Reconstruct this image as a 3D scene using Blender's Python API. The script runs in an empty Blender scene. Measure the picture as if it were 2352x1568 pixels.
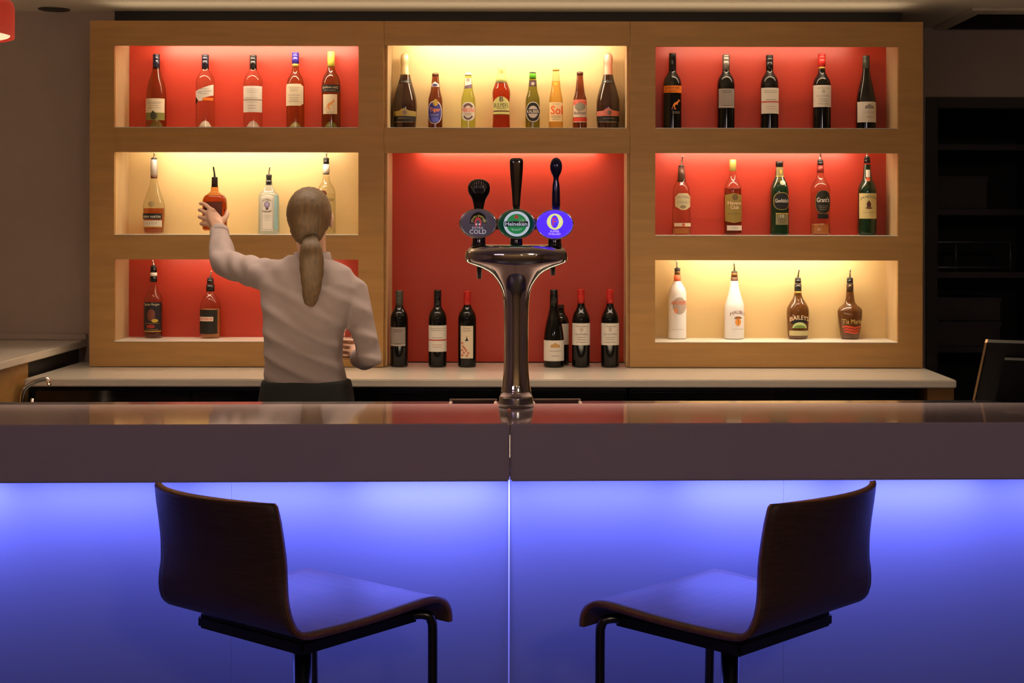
import bpy, bmesh, math, random
from mathutils import Vector, Matrix
random.seed(7)
sc = bpy.context.scene
COL = sc.collection
# ---------------------------------------------------------------- camera
F = 3400.0; VX = 1250.0; VY = 510.0; EYE = 1.55
cam_data = bpy.data.cameras.new('camera'); cam = bpy.data.objects.new('camera', cam_data); COL.objects.link(cam)
cam_data.sensor_width = 36.0; cam_data.lens = 36.0 * F / 2352.0
cam_data.shift_x = -(VX - 1176.0) / 2352.0
cam_data.shift_y = -(784.0 - VY) / 2352.0
cam_data.clip_start = 0.05
cam.matrix_world = Matrix.Translation((0, 0, EYE)) @ Matrix.Rotation(math.pi/2, 4, 'X') @ Matrix.Rotation(0.0017, 4, 'Z')
sc.camera = cam
# ---------------------------------------------------------------- world, colour, lights
w = bpy.data.worlds.new('world'); sc.world = w; w.use_nodes = True
w.node_tree.nodes['Background'].inputs[0].default_value = (0.30, 0.22, 0.24, 1)
w.node_tree.nodes['Background'].inputs[1].default_value = 0.02
sc.view_settings.view_transform = 'Standard'; sc.view_settings.look = 'None'
sc.view_settings.exposure = 0.0; sc.view_settings.gamma = 1.0
sc.cycles.max_bounces = 8; sc.cycles.transparent_max_bounces = 24
sc.cycles.diffuse_bounces = 4; sc.cycles.caustics_reflective = False; sc.cycles.caustics_refractive = False
sc.cycles.sample_clamp_indirect = 4.0
WARM = (1.0, 0.80, 0.52)
def area(name, loc, size, power, color, rot=(0, 0, 0), sy=None, spread=None):
    l = bpy.data.lights.new(name, 'AREA'); l.energy = power; l.color = color; l.size = size
    if sy: l.shape = 'RECTANGLE'; l.size_y = sy
    if spread: l.spread = math.radians(spread)
    o = bpy.data.objects.new(name, l); COL.objects.link(o); o.location = loc; o.rotation_euler = rot
    return o
# ceiling lamps of the room, over the staff aisle and over the seats behind the camera, plus added fill lamps
area('ceiling_lamp_worktop', (-0.15, 5.15, 2.43), 3.4, 18.0, (1.0, 0.80, 0.60), sy=0.25, spread=110)
area('bounce_lamp_aisle', (-0.35, 4.15, 2.43), 2.7, 78.0, (1.0, 0.76, 0.50), sy=0.2, spread=64)  # lamp added to light the pale bounce surface behind the counter
area('shelving_uplight', (-0.155, 6.13, 2.374), 3.30, 1.25, (1.0, 0.80, 0.52), rot=(math.pi, 0, 0), sy=0.15)
area('ceiling_lamp_seats', (0.9, -0.6, 2.40), 0.35, 15.0, (1.0, 0.82, 0.70), rot=(math.radians(62), 0, math.radians(12)), sy=0.35)
area('ceiling_lamp_lounge', (-1.6, -1.4, 2.40), 1.0, 11.0, (0.85, 0.62, 1.0), rot=(math.radians(35), 0, math.radians(-15)), sy=0.6)

area('fill_lamp_far_wall', (0.2, -2.2, 2.38), 3.5, 16.0, (1.0, 0.72, 0.42), rot=(math.radians(-25), 0, 0), sy=0.3)  # added wash on the unseen far wall, gives the chrome warm reflections
for x_, y_, z_, p_ in ((-1.1, -1.2, 2.1, 1.2), (0.25, -1.6, 2.15, 1.2), (1.5, -0.9, 2.1, 1.2)):
    l_ = bpy.data.lights.new('lounge_pendant_bulb', 'POINT'); l_.energy = p_; l_.color = (1, .85, .65); l_.shadow_soft_size = .05
    o_ = bpy.data.objects.new('lounge_pendant_bulb', l_); COL.objects.link(o_); o_.location = (x_, y_, z_)

# ---------------------------------------------------------------- materials
MATS = {}
def new_mat(name):
    m = bpy.data.materials.new(name); m.use_nodes = True; MATS[name] = m
    return m, m.node_tree, m.node_tree.nodes['Principled BSDF']
def mat(name, col, rough=0.5, metal=0.0, spec=0.5, coat=0.0, bump=None, var=0.0, stretch=(1, 1, 1), scale=20, emit=None, sub=0):
    if name in MATS: return MATS[name]
    m, nt, b = new_mat(name)
    b.inputs['Base Color'].default_value = (*col, 1); b.inputs['Roughness'].default_value = rough
    b.inputs['Metallic'].default_value = metal; b.inputs['Specular IOR Level'].default_value = spec
    b.inputs['Coat Weight'].default_value = coat; b.inputs['Coat Roughness'].default_value = 0.05
    if emit: b.inputs['Emission Color'].default_value = (*emit[0], 1); b.inputs['Emission Strength'].default_value = emit[1]
    if var or bump:
        tc = nt.nodes.new('ShaderNodeTexCoord'); mp = nt.nodes.new('ShaderNodeMapping'); nz = nt.nodes.new('ShaderNodeTexNoise')
        mp.inputs['Scale'].default_value = stretch; nz.inputs['Scale'].default_value = scale; nz.inputs['Detail'].default_value = 5
        nt.links.new(tc.outputs['Object'], mp.inputs['Vector']); nt.links.new(mp.outputs['Vector'], nz.inputs['Vector'])
        if var:
            r = nt.nodes.new('ShaderNodeValToRGB')
            r.color_ramp.elements[0].position = 0.3; r.color_ramp.elements[1].position = 0.7
            r.color_ramp.elements[0].color = (*[c*(1-var) for c in col], 1); r.color_ramp.elements[1].color = (*[min(1, c*(1+var)) for c in col], 1)
            nt.links.new(nz.outputs['Fac'], r.inputs['Fac']); nt.links.new(r.outputs['Color'], b.inputs['Base Color'])
        if bump:
            bp = nt.nodes.new('ShaderNodeBump'); bp.inputs['Strength'].default_value = bump; bp.inputs['Distance'].default_value = 0.01
            nt.links.new(nz.outputs['Fac'], bp.inputs['Height']); nt.links.new(bp.outputs['Normal'], b.inputs['Normal'])
    return m
def glass(name, tint, edge=0.45, rough=0.03, body=0.0):
    """thin coloured glass: tinted transmission darkening at grazing angles, with a sharp fresnel reflection"""
    if name in MATS: return MATS[name]
    m, nt, b = new_mat(name); nt.nodes.remove(b)
    out = [n for n in nt.nodes if n.type == 'OUTPUT_MATERIAL'][0]
    tr = nt.nodes.new('ShaderNodeBsdfTransparent'); gl = nt.nodes.new('ShaderNodeBsdfGlossy'); gl.inputs['Roughness'].default_value = rough
    lw = nt.nodes.new('ShaderNodeLayerWeight'); lw.inputs['Blend'].default_value = 0.35
    mc = nt.nodes.new('ShaderNodeMix'); mc.data_type = 'RGBA'
    mc.inputs[6].default_value = (*tint, 1); mc.inputs[7].default_value = (*[c*c*edge for c in tint], 1)
    pw = nt.nodes.new('ShaderNodeMath'); pw.operation = 'POWER'; pw.inputs[1].default_value = 2.6
    nt.links.new(lw.outputs['Facing'], pw.inputs[0]); nt.links.new(pw.outputs[0], mc.inputs[0]); nt.links.new(mc.outputs[2], tr.inputs['Color'])
    fr = nt.nodes.new('ShaderNodeFresnel'); fr.inputs['IOR'].default_value = 1.5
    mx = nt.nodes.new('ShaderNodeMixShader')
    base = tr.outputs[0]
    if body:
        df = nt.nodes.new('ShaderNodeBsdfDiffuse'); df.inputs['Color'].default_value = (*tint, 1)
        m2 = nt.nodes.new('ShaderNodeMixShader'); m2.inputs[0].default_value = body
        nt.links.new(tr.outputs[0], m2.inputs[1]); nt.links.new(df.outputs[0], m2.inputs[2]); base = m2.outputs[0]
    ge = nt.nodes.new('ShaderNodeNewGeometry'); inv = nt.nodes.new('ShaderNodeMath'); inv.operation = 'SUBTRACT'; inv.inputs[0].default_value = 1
    mu = nt.nodes.new('ShaderNodeMath'); mu.operation = 'MULTIPLY'
    nt.links.new(ge.outputs['Backfacing'], inv.inputs[1]); nt.links.new(inv.outputs[0], mu.inputs[0]); nt.links.new(fr.outputs[0], mu.inputs[1])
    nt.links.new(mu.outputs[0], mx.inputs[0]); nt.links.new(base, mx.inputs[1]); nt.links.new(gl.outputs[0], mx.inputs[2])
    nt.links.new(mx.outputs[0], out.inputs[0])
    return m
def plain(col, rough=0.45, metal=0.0):
    n = 'ink_%02d_%02d_%02d_%d' % (col[0]*99, col[1]*99, col[2]*99, metal*9)
    return mat(n, col, rough, metal, 0.4)
def S(r, g, b):
    f = lambda c: (c/255)/12.92 if c/255 <= 0.04045 else ((c/255+0.055)/1.055)**2.4
    return (f(r), f(g), f(b))

WOOD = mat('maple_veneer', (0.37, 0.195, 0.058), 0.42, var=0.10, bump=0.02, stretch=(1.2, 6, 14), scale=3.0)
LINER = mat('pale_maple_liner', (0.62, 0.44, 0.24), 0.4, var=0.10, stretch=(6, 6, 1.0), scale=4.0)
SHELFM = mat('white_shelf_laminate', (0.90, 0.86, 0.76), 0.3)
RED = mat('red_panel', (0.40, 0.034, 0.015), 0.38, spec=0.45)
YEL = mat('yellow_panel', (0.72, 0.52, 0.25), 0.40, spec=0.4)
STONE = mat('polished_solid_surface', (0.50, 0.41, 0.47), 0.08, spec=0.55, coat=0.7)
STONE2 = mat('cream_solid_surface', (0.62, 0.55, 0.46), 0.16, spec=0.5)
WALL = mat('wall_paint', (0.42, 0.33, 0.28), 0.8, var=0.03, scale=6)
CEIL = mat('ceiling_paint', (0.75, 0.68, 0.58), 0.85)
FLOORM = mat('dark_floor_tiles', (0.06, 0.05, 0.05), 0.35, var=0.2, scale=5)
BLACK = mat('black_matt', (0.010, 0.010, 0.011), 0.45)
BLACKG = mat('black_gloss', (0.008, 0.008, 0.010), 0.12)
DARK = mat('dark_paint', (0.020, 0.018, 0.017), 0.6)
CHROME = mat('polished_chrome', (0.80, 0.74, 0.68), 0.05, metal=1.0)
STEEL = mat('dark_steel', (0.09, 0.085, 0.085), 0.28, metal=1.0)
PLY = mat('dark_oak_ply', (0.080, 0.040, 0.026), 0.45, spec=0.35, var=0.16, bump=0.04, stretch=(1.0, 9, 22), scale=9)
PLYEDGE = mat('ply_edge', (0.20, 0.075, 0.030), 0.4, var=0.2, scale=60)

# ---------------------------------------------------------------- object helpers
def link(name, me, m=None, parent=None, smooth=False):
    o = bpy.data.objects.new(name, me); COL.objects.link(o)
    if m is not None:
        for mm in (m if isinstance(m, (list, tuple)) else [m]): me.materials.append(mm)
    if parent: o.parent = parent
    if smooth:
        for p in me.polygons: p.use_smooth = True
    return o
def mesh(name, vs, fs, m, parent=None, smooth=False):
    me = bpy.data.meshes.new(name); me.from_pydata([tuple(v) for v in vs], [], fs); me.update()
    return link(name, me, m, parent, smooth)
def thing(name, label, cat, loc=(0, 0, 0), rz=0, group=None):
    o = bpy.data.objects.new(name, None); COL.objects.link(o); o.empty_display_size = 0.05
    o.location = loc; o.rotation_euler = (0, 0, rz); o['label'] = label; o['category'] = cat
    if group: o['group'] = group
    return o
def boxes(name, bl, m, parent=None, bevel=0.0, kind=None):
    bm = bmesh.new()
    for (x0, x1, y0, y1, z0, z1) in bl:
        r = bmesh.ops.create_cube(bm, size=1)
        for v in r['verts']:
            v.co = Vector((x0+(x1-x0)*(v.co.x+.5), y0+(y1-y0)*(v.co.y+.5), z0+(z1-z0)*(v.co.z+.5)))
    if bevel: bmesh.ops.bevel(bm, geom=bm.edges[:], offset=bevel, segments=2, affect='EDGES')
    me = bpy.data.meshes.new(name); bm.to_mesh(me); bm.free()
    o = link(name, me, m, parent)
    if kind: o['kind'] = kind
    return o
def box(name, x0, x1, y0, y1, z0, z1, m, parent=None, bevel=0.0, kind=None):
    return boxes(name, [(x0, x1, y0, y1, z0, z1)], m, parent, bevel, kind)
def frame_at(d):
    d = d.normalized(); a = Vector((0, 0, 1)) if abs(d.z) < 0.9 else Vector((1, 0, 0))
    u = d.cross(a).normalized(); return u, d.cross(u).normalized()
def tube_geo(pts, rs, n=12, vs=None, fs=None, round_end=False, flat=1.0):
    vs = [] if vs is None else vs; fs = [] if fs is None else fs
    pts = [Vector(p) for p in pts]; rs = [rs]*len(pts) if not isinstance(rs, (list, tuple)) else list(rs)
    if round_end:
        d0 = (pts[0]-pts[1]).normalized(); d1 = (pts[-1]-pts[-2]).normalized(); r0, r1 = rs[0], rs[-1]
        pts = [pts[0]+d0*r0*.95, pts[0]+d0*r0*.6]+pts+[pts[-1]+d1*r1*.6, pts[-1]+d1*r1*.95]
        rs = [r0*.3, r0*.8]+rs+[r1*.8, r1*.3]
    base = len(vs); u = None
    for i, p in enumerate(pts):
        d = (pts[min(i+1, len(pts)-1)]-pts[max(i-1, 0)]).normalized()
        if u is None: u, v = frame_at(d)
        else:
            u = (u-d*u.dot(d)).normalized(); v = d.cross(u).normalized()
        for k in range(n):
            a = 2*math.pi*k/n; vs.append(p+u*(rs[i]*math.cos(a))+v*(rs[i]*flat*math.sin(a)))
    for i in range(len(pts)-1):
        for k in range(n):
            a = base+i*n+k; b = base+i*n+(k+1) % n; fs.append((a, b, b+n, a+n))
    fs.append(tuple(base+k for k in range(n))[::-1]); e = base+(len(pts)-1)*n; fs.append(tuple(e+k for k in range(n)))
    return vs, fs
def tube(name, pts, rs, m, parent=None, n=12, round_end=False):
    vs, fs = tube_geo(pts, rs, n, round_end=round_end); o = mesh(name, vs, fs, m, parent, True)
    return o
def curve_pts(pts, k=5):
    """catmull-rom through points"""
    pts = [Vector(p) for p in pts]; out = []
    for i in range(len(pts)-1):
        p0 = pts[max(i-1, 0)]; p1 = pts[i]; p2 = pts[i+1]; p3 = pts[min(i+2, len(pts)-1)]
        for j in range(k):
            t = j/k; out.append(0.5*((2*p1)+(p2-p0)*t+(2*p0-5*p1+4*p2-p3)*t*t+(3*p1-p0-3*p2+p3)*t**3))
    out.append(pts[-1]); return out
def P(px, py, Y):
    """world point seen at a photo pixel at depth Y (photo roll taken out)"""
    py = py-0.0017*(px-VX); px = px+0.0017*(py-VY)
    return Vector(((px-VX)/F*Y, Y, EYE-(py-VY)/F*Y))
def sgnpow(c, e): return math.copysign(abs(c)**e, c)
def chaikin(p, it=2):
    for _ in range(it):
        q = [p[0]]
        for a, b in zip(p[:-1], p[1:]):
            q.append((a[0]*.78+b[0]*.22, a[1]*.78+b[1]*.22)); q.append((a[0]*.22+b[0]*.78, a[1]*.22+b[1]*.78))
        q.append(p[-1]); p = q
    return p
def lathe(name, prof, m, parent=None, n=32, ex=2.0, dy=1.0, off=(0, 0), hy=None, cap=True):
    """prof: (r, z) list; superellipse section ex, depth ratio dy (or list hy of depth radii)"""
    vs, fs = [], []
    for i, (r, z) in enumerate(prof):
        b = (hy[i] if hy else r*dy)
        for k in range(n):
            a = 2*math.pi*(k+.5)/n
            vs.append((off[0]+max(r, 1e-5)*sgnpow(math.cos(a), 2/ex), off[1]+max(b, 1e-5)*sgnpow(math.sin(a), 2/ex), z))
    for i in range(len(prof)-1):
        for k in range(n):
            a = i*n+k; b = i*n+(k+1) % n; fs.append((a, b, b+n, a+n))
    if cap: fs.append(tuple(range(n))[::-1]); e = (len(prof)-1)*n; fs.append(tuple(range(e, e+n)))
    o = mesh(name, vs, fs, m, parent, True)
    return o
# ---------------------------------------------------------------- flat art wrapped onto a surface
_tc = {}
def text_mesh(s, bold):
    key = (s, bold)
    if key in _tc: return _tc[key]
    cu = bpy.data.curves.new('t', 'FONT'); cu.body = s; cu.size = 1; cu.resolution_u = 2; cu.align_x = 'CENTER'; cu.offset = bold
    o = bpy.data.objects.new('t', cu); COL.objects.link(o)
    dg = bpy.context.evaluated_depsgraph_get(); me = bpy.data.meshes.new_from_object(o.evaluated_get(dg))
    vs = [v.co.copy() for v in me.vertices]; fs = [tuple(p.vertices) for p in me.polygons]
    bpy.data.objects.remove(o); bpy.data.curves.remove(cu); bpy.data.meshes.remove(me)
    x0 = min(v.x for v in vs); x1 = max(v.x for v in vs); y0 = min(v.y for v in vs); y1 = max(v.y for v in vs)
    vs = [((v.x-x0)/(x1-x0)-.5, (v.y-y0)/(y1-y0)-.5) for v in vs]
    _tc[key] = (vs, fs); return vs, fs
class Art:
    """draws in photo pixels (x, y) onto the front of a thing; surf(x_m, z_m, eps) gives the local y"""
    def __init__(s, cx, Y, zbase, surf, parent):
        s.cx, s.Y, s.zb, s.surf, s.parent = cx, Y, zbase, surf, parent; s.k = Y/F
    def loc(s, x, y):
        y = y-0.0017*(s.cx-VX)
        return (x-s.cx)*s.k, EYE+(VY-y)*s.k-s.zb
    def put(s, name, vs2, fs, m, e, parent=None):
        out = []
        for (x, y) in vs2:
            lx, lz = s.loc(x, y); out.append((lx, s.surf(lx, lz, e*s.k), lz))
        o = mesh(name, out, fs, m, parent or s.parent)
        o.data.update()
        return o
    def poly(s, name, pts, m, e=0.4, parent=None, cuts=None):
        bm = bmesh.new(); vv = [bm.verts.new((x, -y, 0)) for x, y in pts]; bm.faces.new(vv)
        bmesh.ops.triangulate(bm, faces=bm.faces[:])
        for _ in range(4):
            le = [ed for ed in bm.edges if ed.calc_length() > 4.0]
            if not le: break
            bmesh.ops.subdivide_edges(bm, edges=le, cuts=1); bmesh.ops.triangulate(bm, faces=[f for f in bm.faces if len(f.verts) > 3])
        bm.normal_update()
        fs = []
        bm.verts.index_update()
        for f in bm.faces:
            ids = [v.index for v in f.verts]
            if f.normal.z < 0: ids = ids[::-1]
            fs.append(tuple(ids))
        vs = [(v.co.x, -v.co.y) for v in bm.verts]; bm.free()
        return s.put(name, vs, fs, m, e, parent)
    def rect(s, name, x0, x1, y0, y1, m, e=0.4, parent=None, r=0):
        nx = max(2, int((x1-x0)/2.0)); ny = 2 if y1-y0 < 12 else 6
        vs = []; fs = []
        for j in range(ny+1):
            for i in range(nx+1): vs.append((x0+(x1-x0)*(0.5-0.5*math.cos(math.pi*i/nx)), y0+(y1-y0)*j/ny))
        for j in range(ny):
            for i in range(nx):
                a = j*(nx+1)+i; fs.append((a, a+nx+1, a+nx+2, a+1))
        return s.put(name, vs, fs, m, e, parent)
    def oval(s, name, cx, cy, rx, ry, m, e=0.4, parent=None, ex=2.0, a0=0, a1=360, inner=0.0, n=28):
        pts = []
        rings = 5; vs = []; fs = []
        full = (a1-a0) >= 360; cols = n if full else n+1
        for j in range(rings+1):
            t = inner+(1-inner)*j/rings
            for i in range(cols):
                a = math.radians(a0+(a1-a0)*i/n)
                vs.append((cx+rx*t*sgnpow(math.cos(a), 2/ex), cy-ry*t*sgnpow(math.sin(a), 2/ex)))
        for j in range(rings):
            for i in range(n):
                a = j*cols+i; b = j*cols+(i+1) % cols; fs.append((a, a+cols, b+cols, b))
        return s.put(name, vs, fs, m, e, parent)
    def text(s, txt, cx, cy, w, h, m, e=0.8, parent=None, bold=0.0, sag=0.0, arc=None, name='lettering', slope=0.0):
        vs, fs = text_mesh(txt, 0.0 if 'M' in txt else bold*.35); out = []
        for (x, y) in vs:
            if arc:   # arc = radius in px of the baseline circle, text runs over its top (negative: under its bottom)
                R = abs(arc); up = 1 if arc > 0 else -1
                a = x*w/R; rr = R+y*h*up; out.append((cx+rr*math.sin(a), cy-up*rr*math.cos(a)))
            else:
                out.append((cx+x*w, cy-y*h-sag*(1-(2*x)**2)+sag*.5-slope*x*w))
        return s.put(name, out, [f for f in fs], m, e, parent)
    def lines(s, x0, x1, ys, m, e=0.7, parent=None, h=1.0, name='small_print'):
        vs = []; fs = []
        for j, y in enumerate(ys):
            ins = (j*37 % 5)/14*(x1-x0)/2; n = 8; b = len(vs)
            for r in (y-h/2, y+h/2):
                for i in range(n+1): vs.append((x0+ins+(x1-x0-2*ins)*i/n, r))
            for i in range(n): fs.append((b+i, b+n+1+i, b+n+2+i, b+i+1))
        return s.put(name, vs, fs, m, e, parent)
# ================================================================ SETTING
YL, YR, YU, YB = 6.35, 6.83, 6.018, 6.235     # left wall plane, right wall plane, shelving front, niche backs
CZ = 2.45
def struct(o): o['kind'] = 'structure'; return o
struct(box('floor', -3.2, 3.6, -3.0, 8.4, -0.05, 0.0, FLOORM))
hx0, hx1, hy0, hy1 = 1.785, 3.1, 6.19, 6.82
struct(boxes('ceiling', [(-3.2, 3.6, -3.0, hy0, CZ, CZ+.1), (-3.2, hx0, hy0, hy1, CZ, CZ+.1), (hx1, 3.6, hy0, hy1, CZ, CZ+.1), (-3.2, 3.6, hy1, 8.4, CZ, CZ+.1)], CEIL))
DX0, DX1, DZ = 1.758, 2.75, 2.128
struct(boxes('wall_back', [(-3.2, -1.70, YL, YR+.12, 0, CZ), (-1.70, DX0, YR, YR+.12, 0, CZ), (DX1, 3.6, YR, YR+.12, 0, CZ), (DX0, DX1, YR, YR+.12, DZ, CZ)], WALL))
struct(box('wall_left', -3.3, -3.2, -3.0, 8.4, 0, CZ, WALL))
struct(box('wall_right', 3.6, 3.7, -3.0, 8.4, 0, CZ, WALL))
struct(box('wall_front', -3.2, 3.6, -3.1, -3.0, 0, CZ, mat('lounge_wall_paint', (0.35, 0.26, 0.18), 0.8)))
struct(boxes('wall_store', [(DX0-.6, 3.6, 8.3, 8.4, 0, CZ), (DX0-.7, DX0-.6, YR+.12, 8.4, 0, CZ)], DARK))
struct(box('shade_strip', -1.84, 1.53, YL-.012, YL-.001, 2.372, CZ-.001, DARK))  # dark strip stands in for the shadow between shelving top and ceiling
# door opening: dark lining and architrave
struct(boxes('trim_1', [(DX0, DX0+.055, YR-.015, YR+.13, 0, DZ), (DX0+.055, DX1, YR-.015, YR+.13, DZ-.05, DZ), (DX1-.055, DX1, YR-.015, YR+.13, 0, DZ-.05)], DARK, bevel=.003))
# store room rack
rk = thing('storage_rack', 'dark metal storage rack standing inside the unlit doorway', 'rack', (2.22, 7.75, 0))
for sx in (-.38, .38):
    for sy in (-.2, .2): box('post', sx-.018, sx+.018, sy-.018, sy+.018, 0, 2.05, mat('rack_metal', (0.05, 0.05, 0.055), .4), rk)
for z in (.45, .92, 1.30, 1.62, 1.95): box('shelf', -.40, .40, -.22, .22, z-.03, z, mat('rack_metal', (0.05, 0.05, 0.055), .4), rk, .002)
CARD = mat('storage_box_board', (0.07, 0.065, 0.06), .7)
for i, (x, z, wd, h, lab, nm) in enumerate([(-.16, 1.62, .4, .17, 'flat dark box on the upper shelf of the doorway rack', 'storage_box'),
        (-.12, .92, .46, .13, 'grey storage box at the bottom of the two stacked on the doorway rack', 'storage_box'),
        (-.12, 1.05+.002, .46, .12, 'grey storage box on top of another on the doorway rack', 'storage_box')]):
    t = thing(nm, lab, 'box', (2.22+x, 7.72, z+.001)); box('box_body', -wd/2, wd/2, -.16, .16, 0, h-.02, CARD, t, .004); box('lid', -wd/2-.006, wd/2+.006, -.165, .165, h-.03, h-.003, CARD, t, .004)
t = thing('plate_rack', 'small wire frame rack on the middle shelf of the dark doorway', 'rack', (2.12, 7.62, 1.301))
WIRE = mat('grey_wire', (0.25, 0.26, 0.26), .4, metal=.6)
for nm, a in (('bottom_rail', .02), ('top_rail', .15)): tube(nm, [(-.28, 0, a), (.28, 0, a)], .006, WIRE, t, 8)
for x in (-.28, 0.0, .28): tube('upright', [(x, 0, 0), (x, 0, .155)], .006, WIRE, t, 8)
# ceiling cassette
ac = thing('ceiling_air_vent', 'pale framed rectangular vent set in the ceiling above the dark doorway', 'vent', (0, 0, CZ))
fr = mat('vent_frame_paint', (0.55, 0.47, 0.38), .5)
boxes('frame', [(hx0+.004, hx0+.064, hy0+.004, hy1-.004, -.012, .05), (hx0+.064, hx1-.064, hy0+.004, hy0+.12, -.012, .05), (hx1-.064, hx1-.004, hy0+.004, hy1-.004, -.012, .05)], fr, ac, .002)
box('duct', hx0+.06, hx1-.06, hy0+.11, hy1-.03, .10, .12, BLACK, ac)
boxes('duct_shade_lining', [(hx0+.064, hx1-.064, hy1-.030, hy1-.001, -.011, .099), (hx0+.0645, hx0+.066, hy0+.12, hy1-.03, .0, .099), (hx1-.066, hx1-.0645, hy0+.12, hy1-.03, .0, .099)], BLACK, ac)  # black colour stands in for shade in the recess and on its far bar
for i in range(5): box('louvre', hx0+.066, hx1-.066, hy0+.16+i*.09, hy0+.165+i*.09, .02, .07, BLACK, ac)
# recessed downlight in the ceiling on the left
dl = thing('recessed_downlight', 'small dark round downlight recessed in the ceiling by the red pendant shade', 'light', ((127-VX)/F*6.30, 6.28, CZ))
lathe('trim_ring', [(.052, -.004), (.064, -.004), (.066, 0), (.066, .004), (.052, .004)], mat('bronze_ring', (.10, .07, .05), .4, metal=.6), dl, 24, cap=False)
lathe('lamp_well', [(.050, -.003), (.050, .001)], BLACK, dl, 24)
# red pendant
pn = thing('pendant_lamp', 'round red fabric pendant shade with a cream lining at the top left', 'lamp', (-1.565, 3.78, 2.025))
redf = mat('red_shade_fabric', (0.50, 0.030, 0.018), .7, var=.05, scale=90, emit=((0.6, 0.03, 0.015), .12))
prof = [(.197, .0), (.200, .0), (.200, .075), (.196, .090), (.19, .088), (.197, .072)]
lathe('lamp_shade', prof, redf, pn, 64, cap=False)
lathe('diffuser', [(.188, .004), (.190, .008), (.19, .012)], mat('cream_diffuser', (.8, .7, .5), .6, emit=((1.0, .78, .48), .75)), pn, 48)
pl_ = area('pendant_bulb', (-1.565, 3.78, 2.135), .12, 3.0, (1, .78, .5), rot=(math.pi, 0, 0)); pl_['kind'] = 'structure'
tube('cord', [(0, 0, .02), (0, 0, CZ-2.025-.01)], .004, BLACK, pn, 8)
lathe('ceiling_rose', [(.05, CZ-2.025-.03), (.052, CZ-2.025-.001)], mat('rose_metal', (.4, .4, .4), .3, metal=1), pn, 24)

# ================================================================ BACK BAR SHELVING
def zU(y): return EYE+(VY-y)/F*YU
def xU(x): return (x-VX)/F*YU
BZ = zU(843.5)
rows = [(105.5, 293), (350.5, 539.5), (597, 784.5)]
ZT = zU(49)
bays = [('left', 206, 881, 262, 823), ('middle', 881.4, 1446.6, 882.5, 1445.5), ('right', 1447, 2119.5, 1505, 2063)]
def niche(parent, x0, x1, zt, zb, colm, floor=True, power=1.0, tl=(0.1, 0.1), sh=True, ty=.060):
    """opening x0..x1, zb..zt in the front; liner, coloured back, floor and a tube lamp behind the top lip"""
    yf = YU+.022
    box('back_panel', x0, x1, YB, YB+.012, zb-.01, zt+.045, colm, parent)
    th = .0025 if sh is None else .012
    for a, b in ((x0-th, x0), (x1, x1+th)): box('side_liner', a, b, yf, YB, zb-.004, zt+.045, LINER, parent)
    box('niche_top', x0-th, x1+th, yf, YB+.012, zt+.045, zt+.055, SHELFM, parent)
    if floor: boxes('shelf', [(x0+.0005, x1-.0005, YU-.0015, YU+.0235, zb-.0026, zb), (x0+.0005, x1-.0005, YU+.0235, YB, zb-.012, zb)], SHELFM, parent)
    L = x1-x0
    a, b = x0+L*tl[0], x1-L*tl[1]
    lt = tube('light_tube', [(a, YU+ty, zt+.026), (b, YU+ty, zt+.026)], .008, mat('tube_glow_%d' % int(power*100), (1, .9, .7), .5, emit=((1.0, .82, .60), 66*power)), parent, 8)
    for c, d in ((a-.02, a), (b, b+.02)): box('tube_cap', c, d, YU+ty-.01, YU+ty+.01, zt+.014, zt+.044, mat('cap_plastic', (.7, .7, .7), .5), lt)
spec = {'left': [(RED, .95, (.12, .05)), (YEL, .92, (.12, .12)), (RED, .32, (.14, .14))],
        'middle': [(YEL, 1.15, (.08, .08)), None],
        'right': [(RED, .34, (.05, .14)), (RED, .74, (.05, .14)), (YEL, .95, (.12, .12))]}
for nm, bx0, bx1, nx0, nx1 in bays:
    lab = {'left': 'maple shelving bay at the left with three lit niches of bottles',
           'middle': 'maple shelving bay in the middle with beer niche over tall open red recess',
           'right': 'maple shelving bay at the right beside the dark doorway'}[nm]
    t = thing('shelving_unit', lab, 'shelving', (0, 0, 0), 0, 'maple back bar shelving bays')
    X0, X1, N0, N1 = xU(bx0), xU(bx1), xU(nx0), xU(nx1)
    bl = []
    yA, yB2 = YU, YU+.022
    if nm != 'middle':
        bl += [(X0, N0, yA, yB2, BZ+.001, ZT), (N1, X1, yA, yB2, BZ+.001, ZT)]
        edges = [ZT]+[z for r in rows for z in (zU(r[0]), zU(r[1])-.0035)]+[BZ+.001]
    else:
        edges = [ZT, zU(rows[0][0]-1.5), zU(rows[0][1])-.0035, zU(351.5)]
        N0, N1 = X0+.0005, X1-.0005
    for i in range(0, len(edges), 2): bl.append((N0, N1, yA, yB2, edges[i+1], edges[i]))
    boxes('front_frame', bl, WOOD, t)
    ys = YU+.0225
    boxes('carcass', [(X0, X0+.012, ys, YL+.0, BZ+.001, ZT), (X1-.012, X1, ys, YL, BZ+.001, ZT), (X0+.012, X1-.012, ys, YL, ZT-.015, ZT), (X0+.012, X1-.012, YL-.02, YL, BZ+.001, ZT-.015)], WOOD, t)
    if nm == 'middle':
        niche(t, X0+.0125, X1-.0125, zU(104), zU(293), YEL, power=spec[nm][0][1], tl=spec[nm][0][2], sh=None)
        niche(t, X0+.0125, X1-.0125, zU(351.5), BZ+.012, RED, floor=False, ty=.15, power=.52, tl=(.12, .12), sh=None)
    else:
        for i, r in enumerate(rows):
            c, pw, tl = spec[nm][i]
            niche(t, N0, N1, zU(r[0]), zU(r[1]), c, power=pw, tl=tl)
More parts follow.
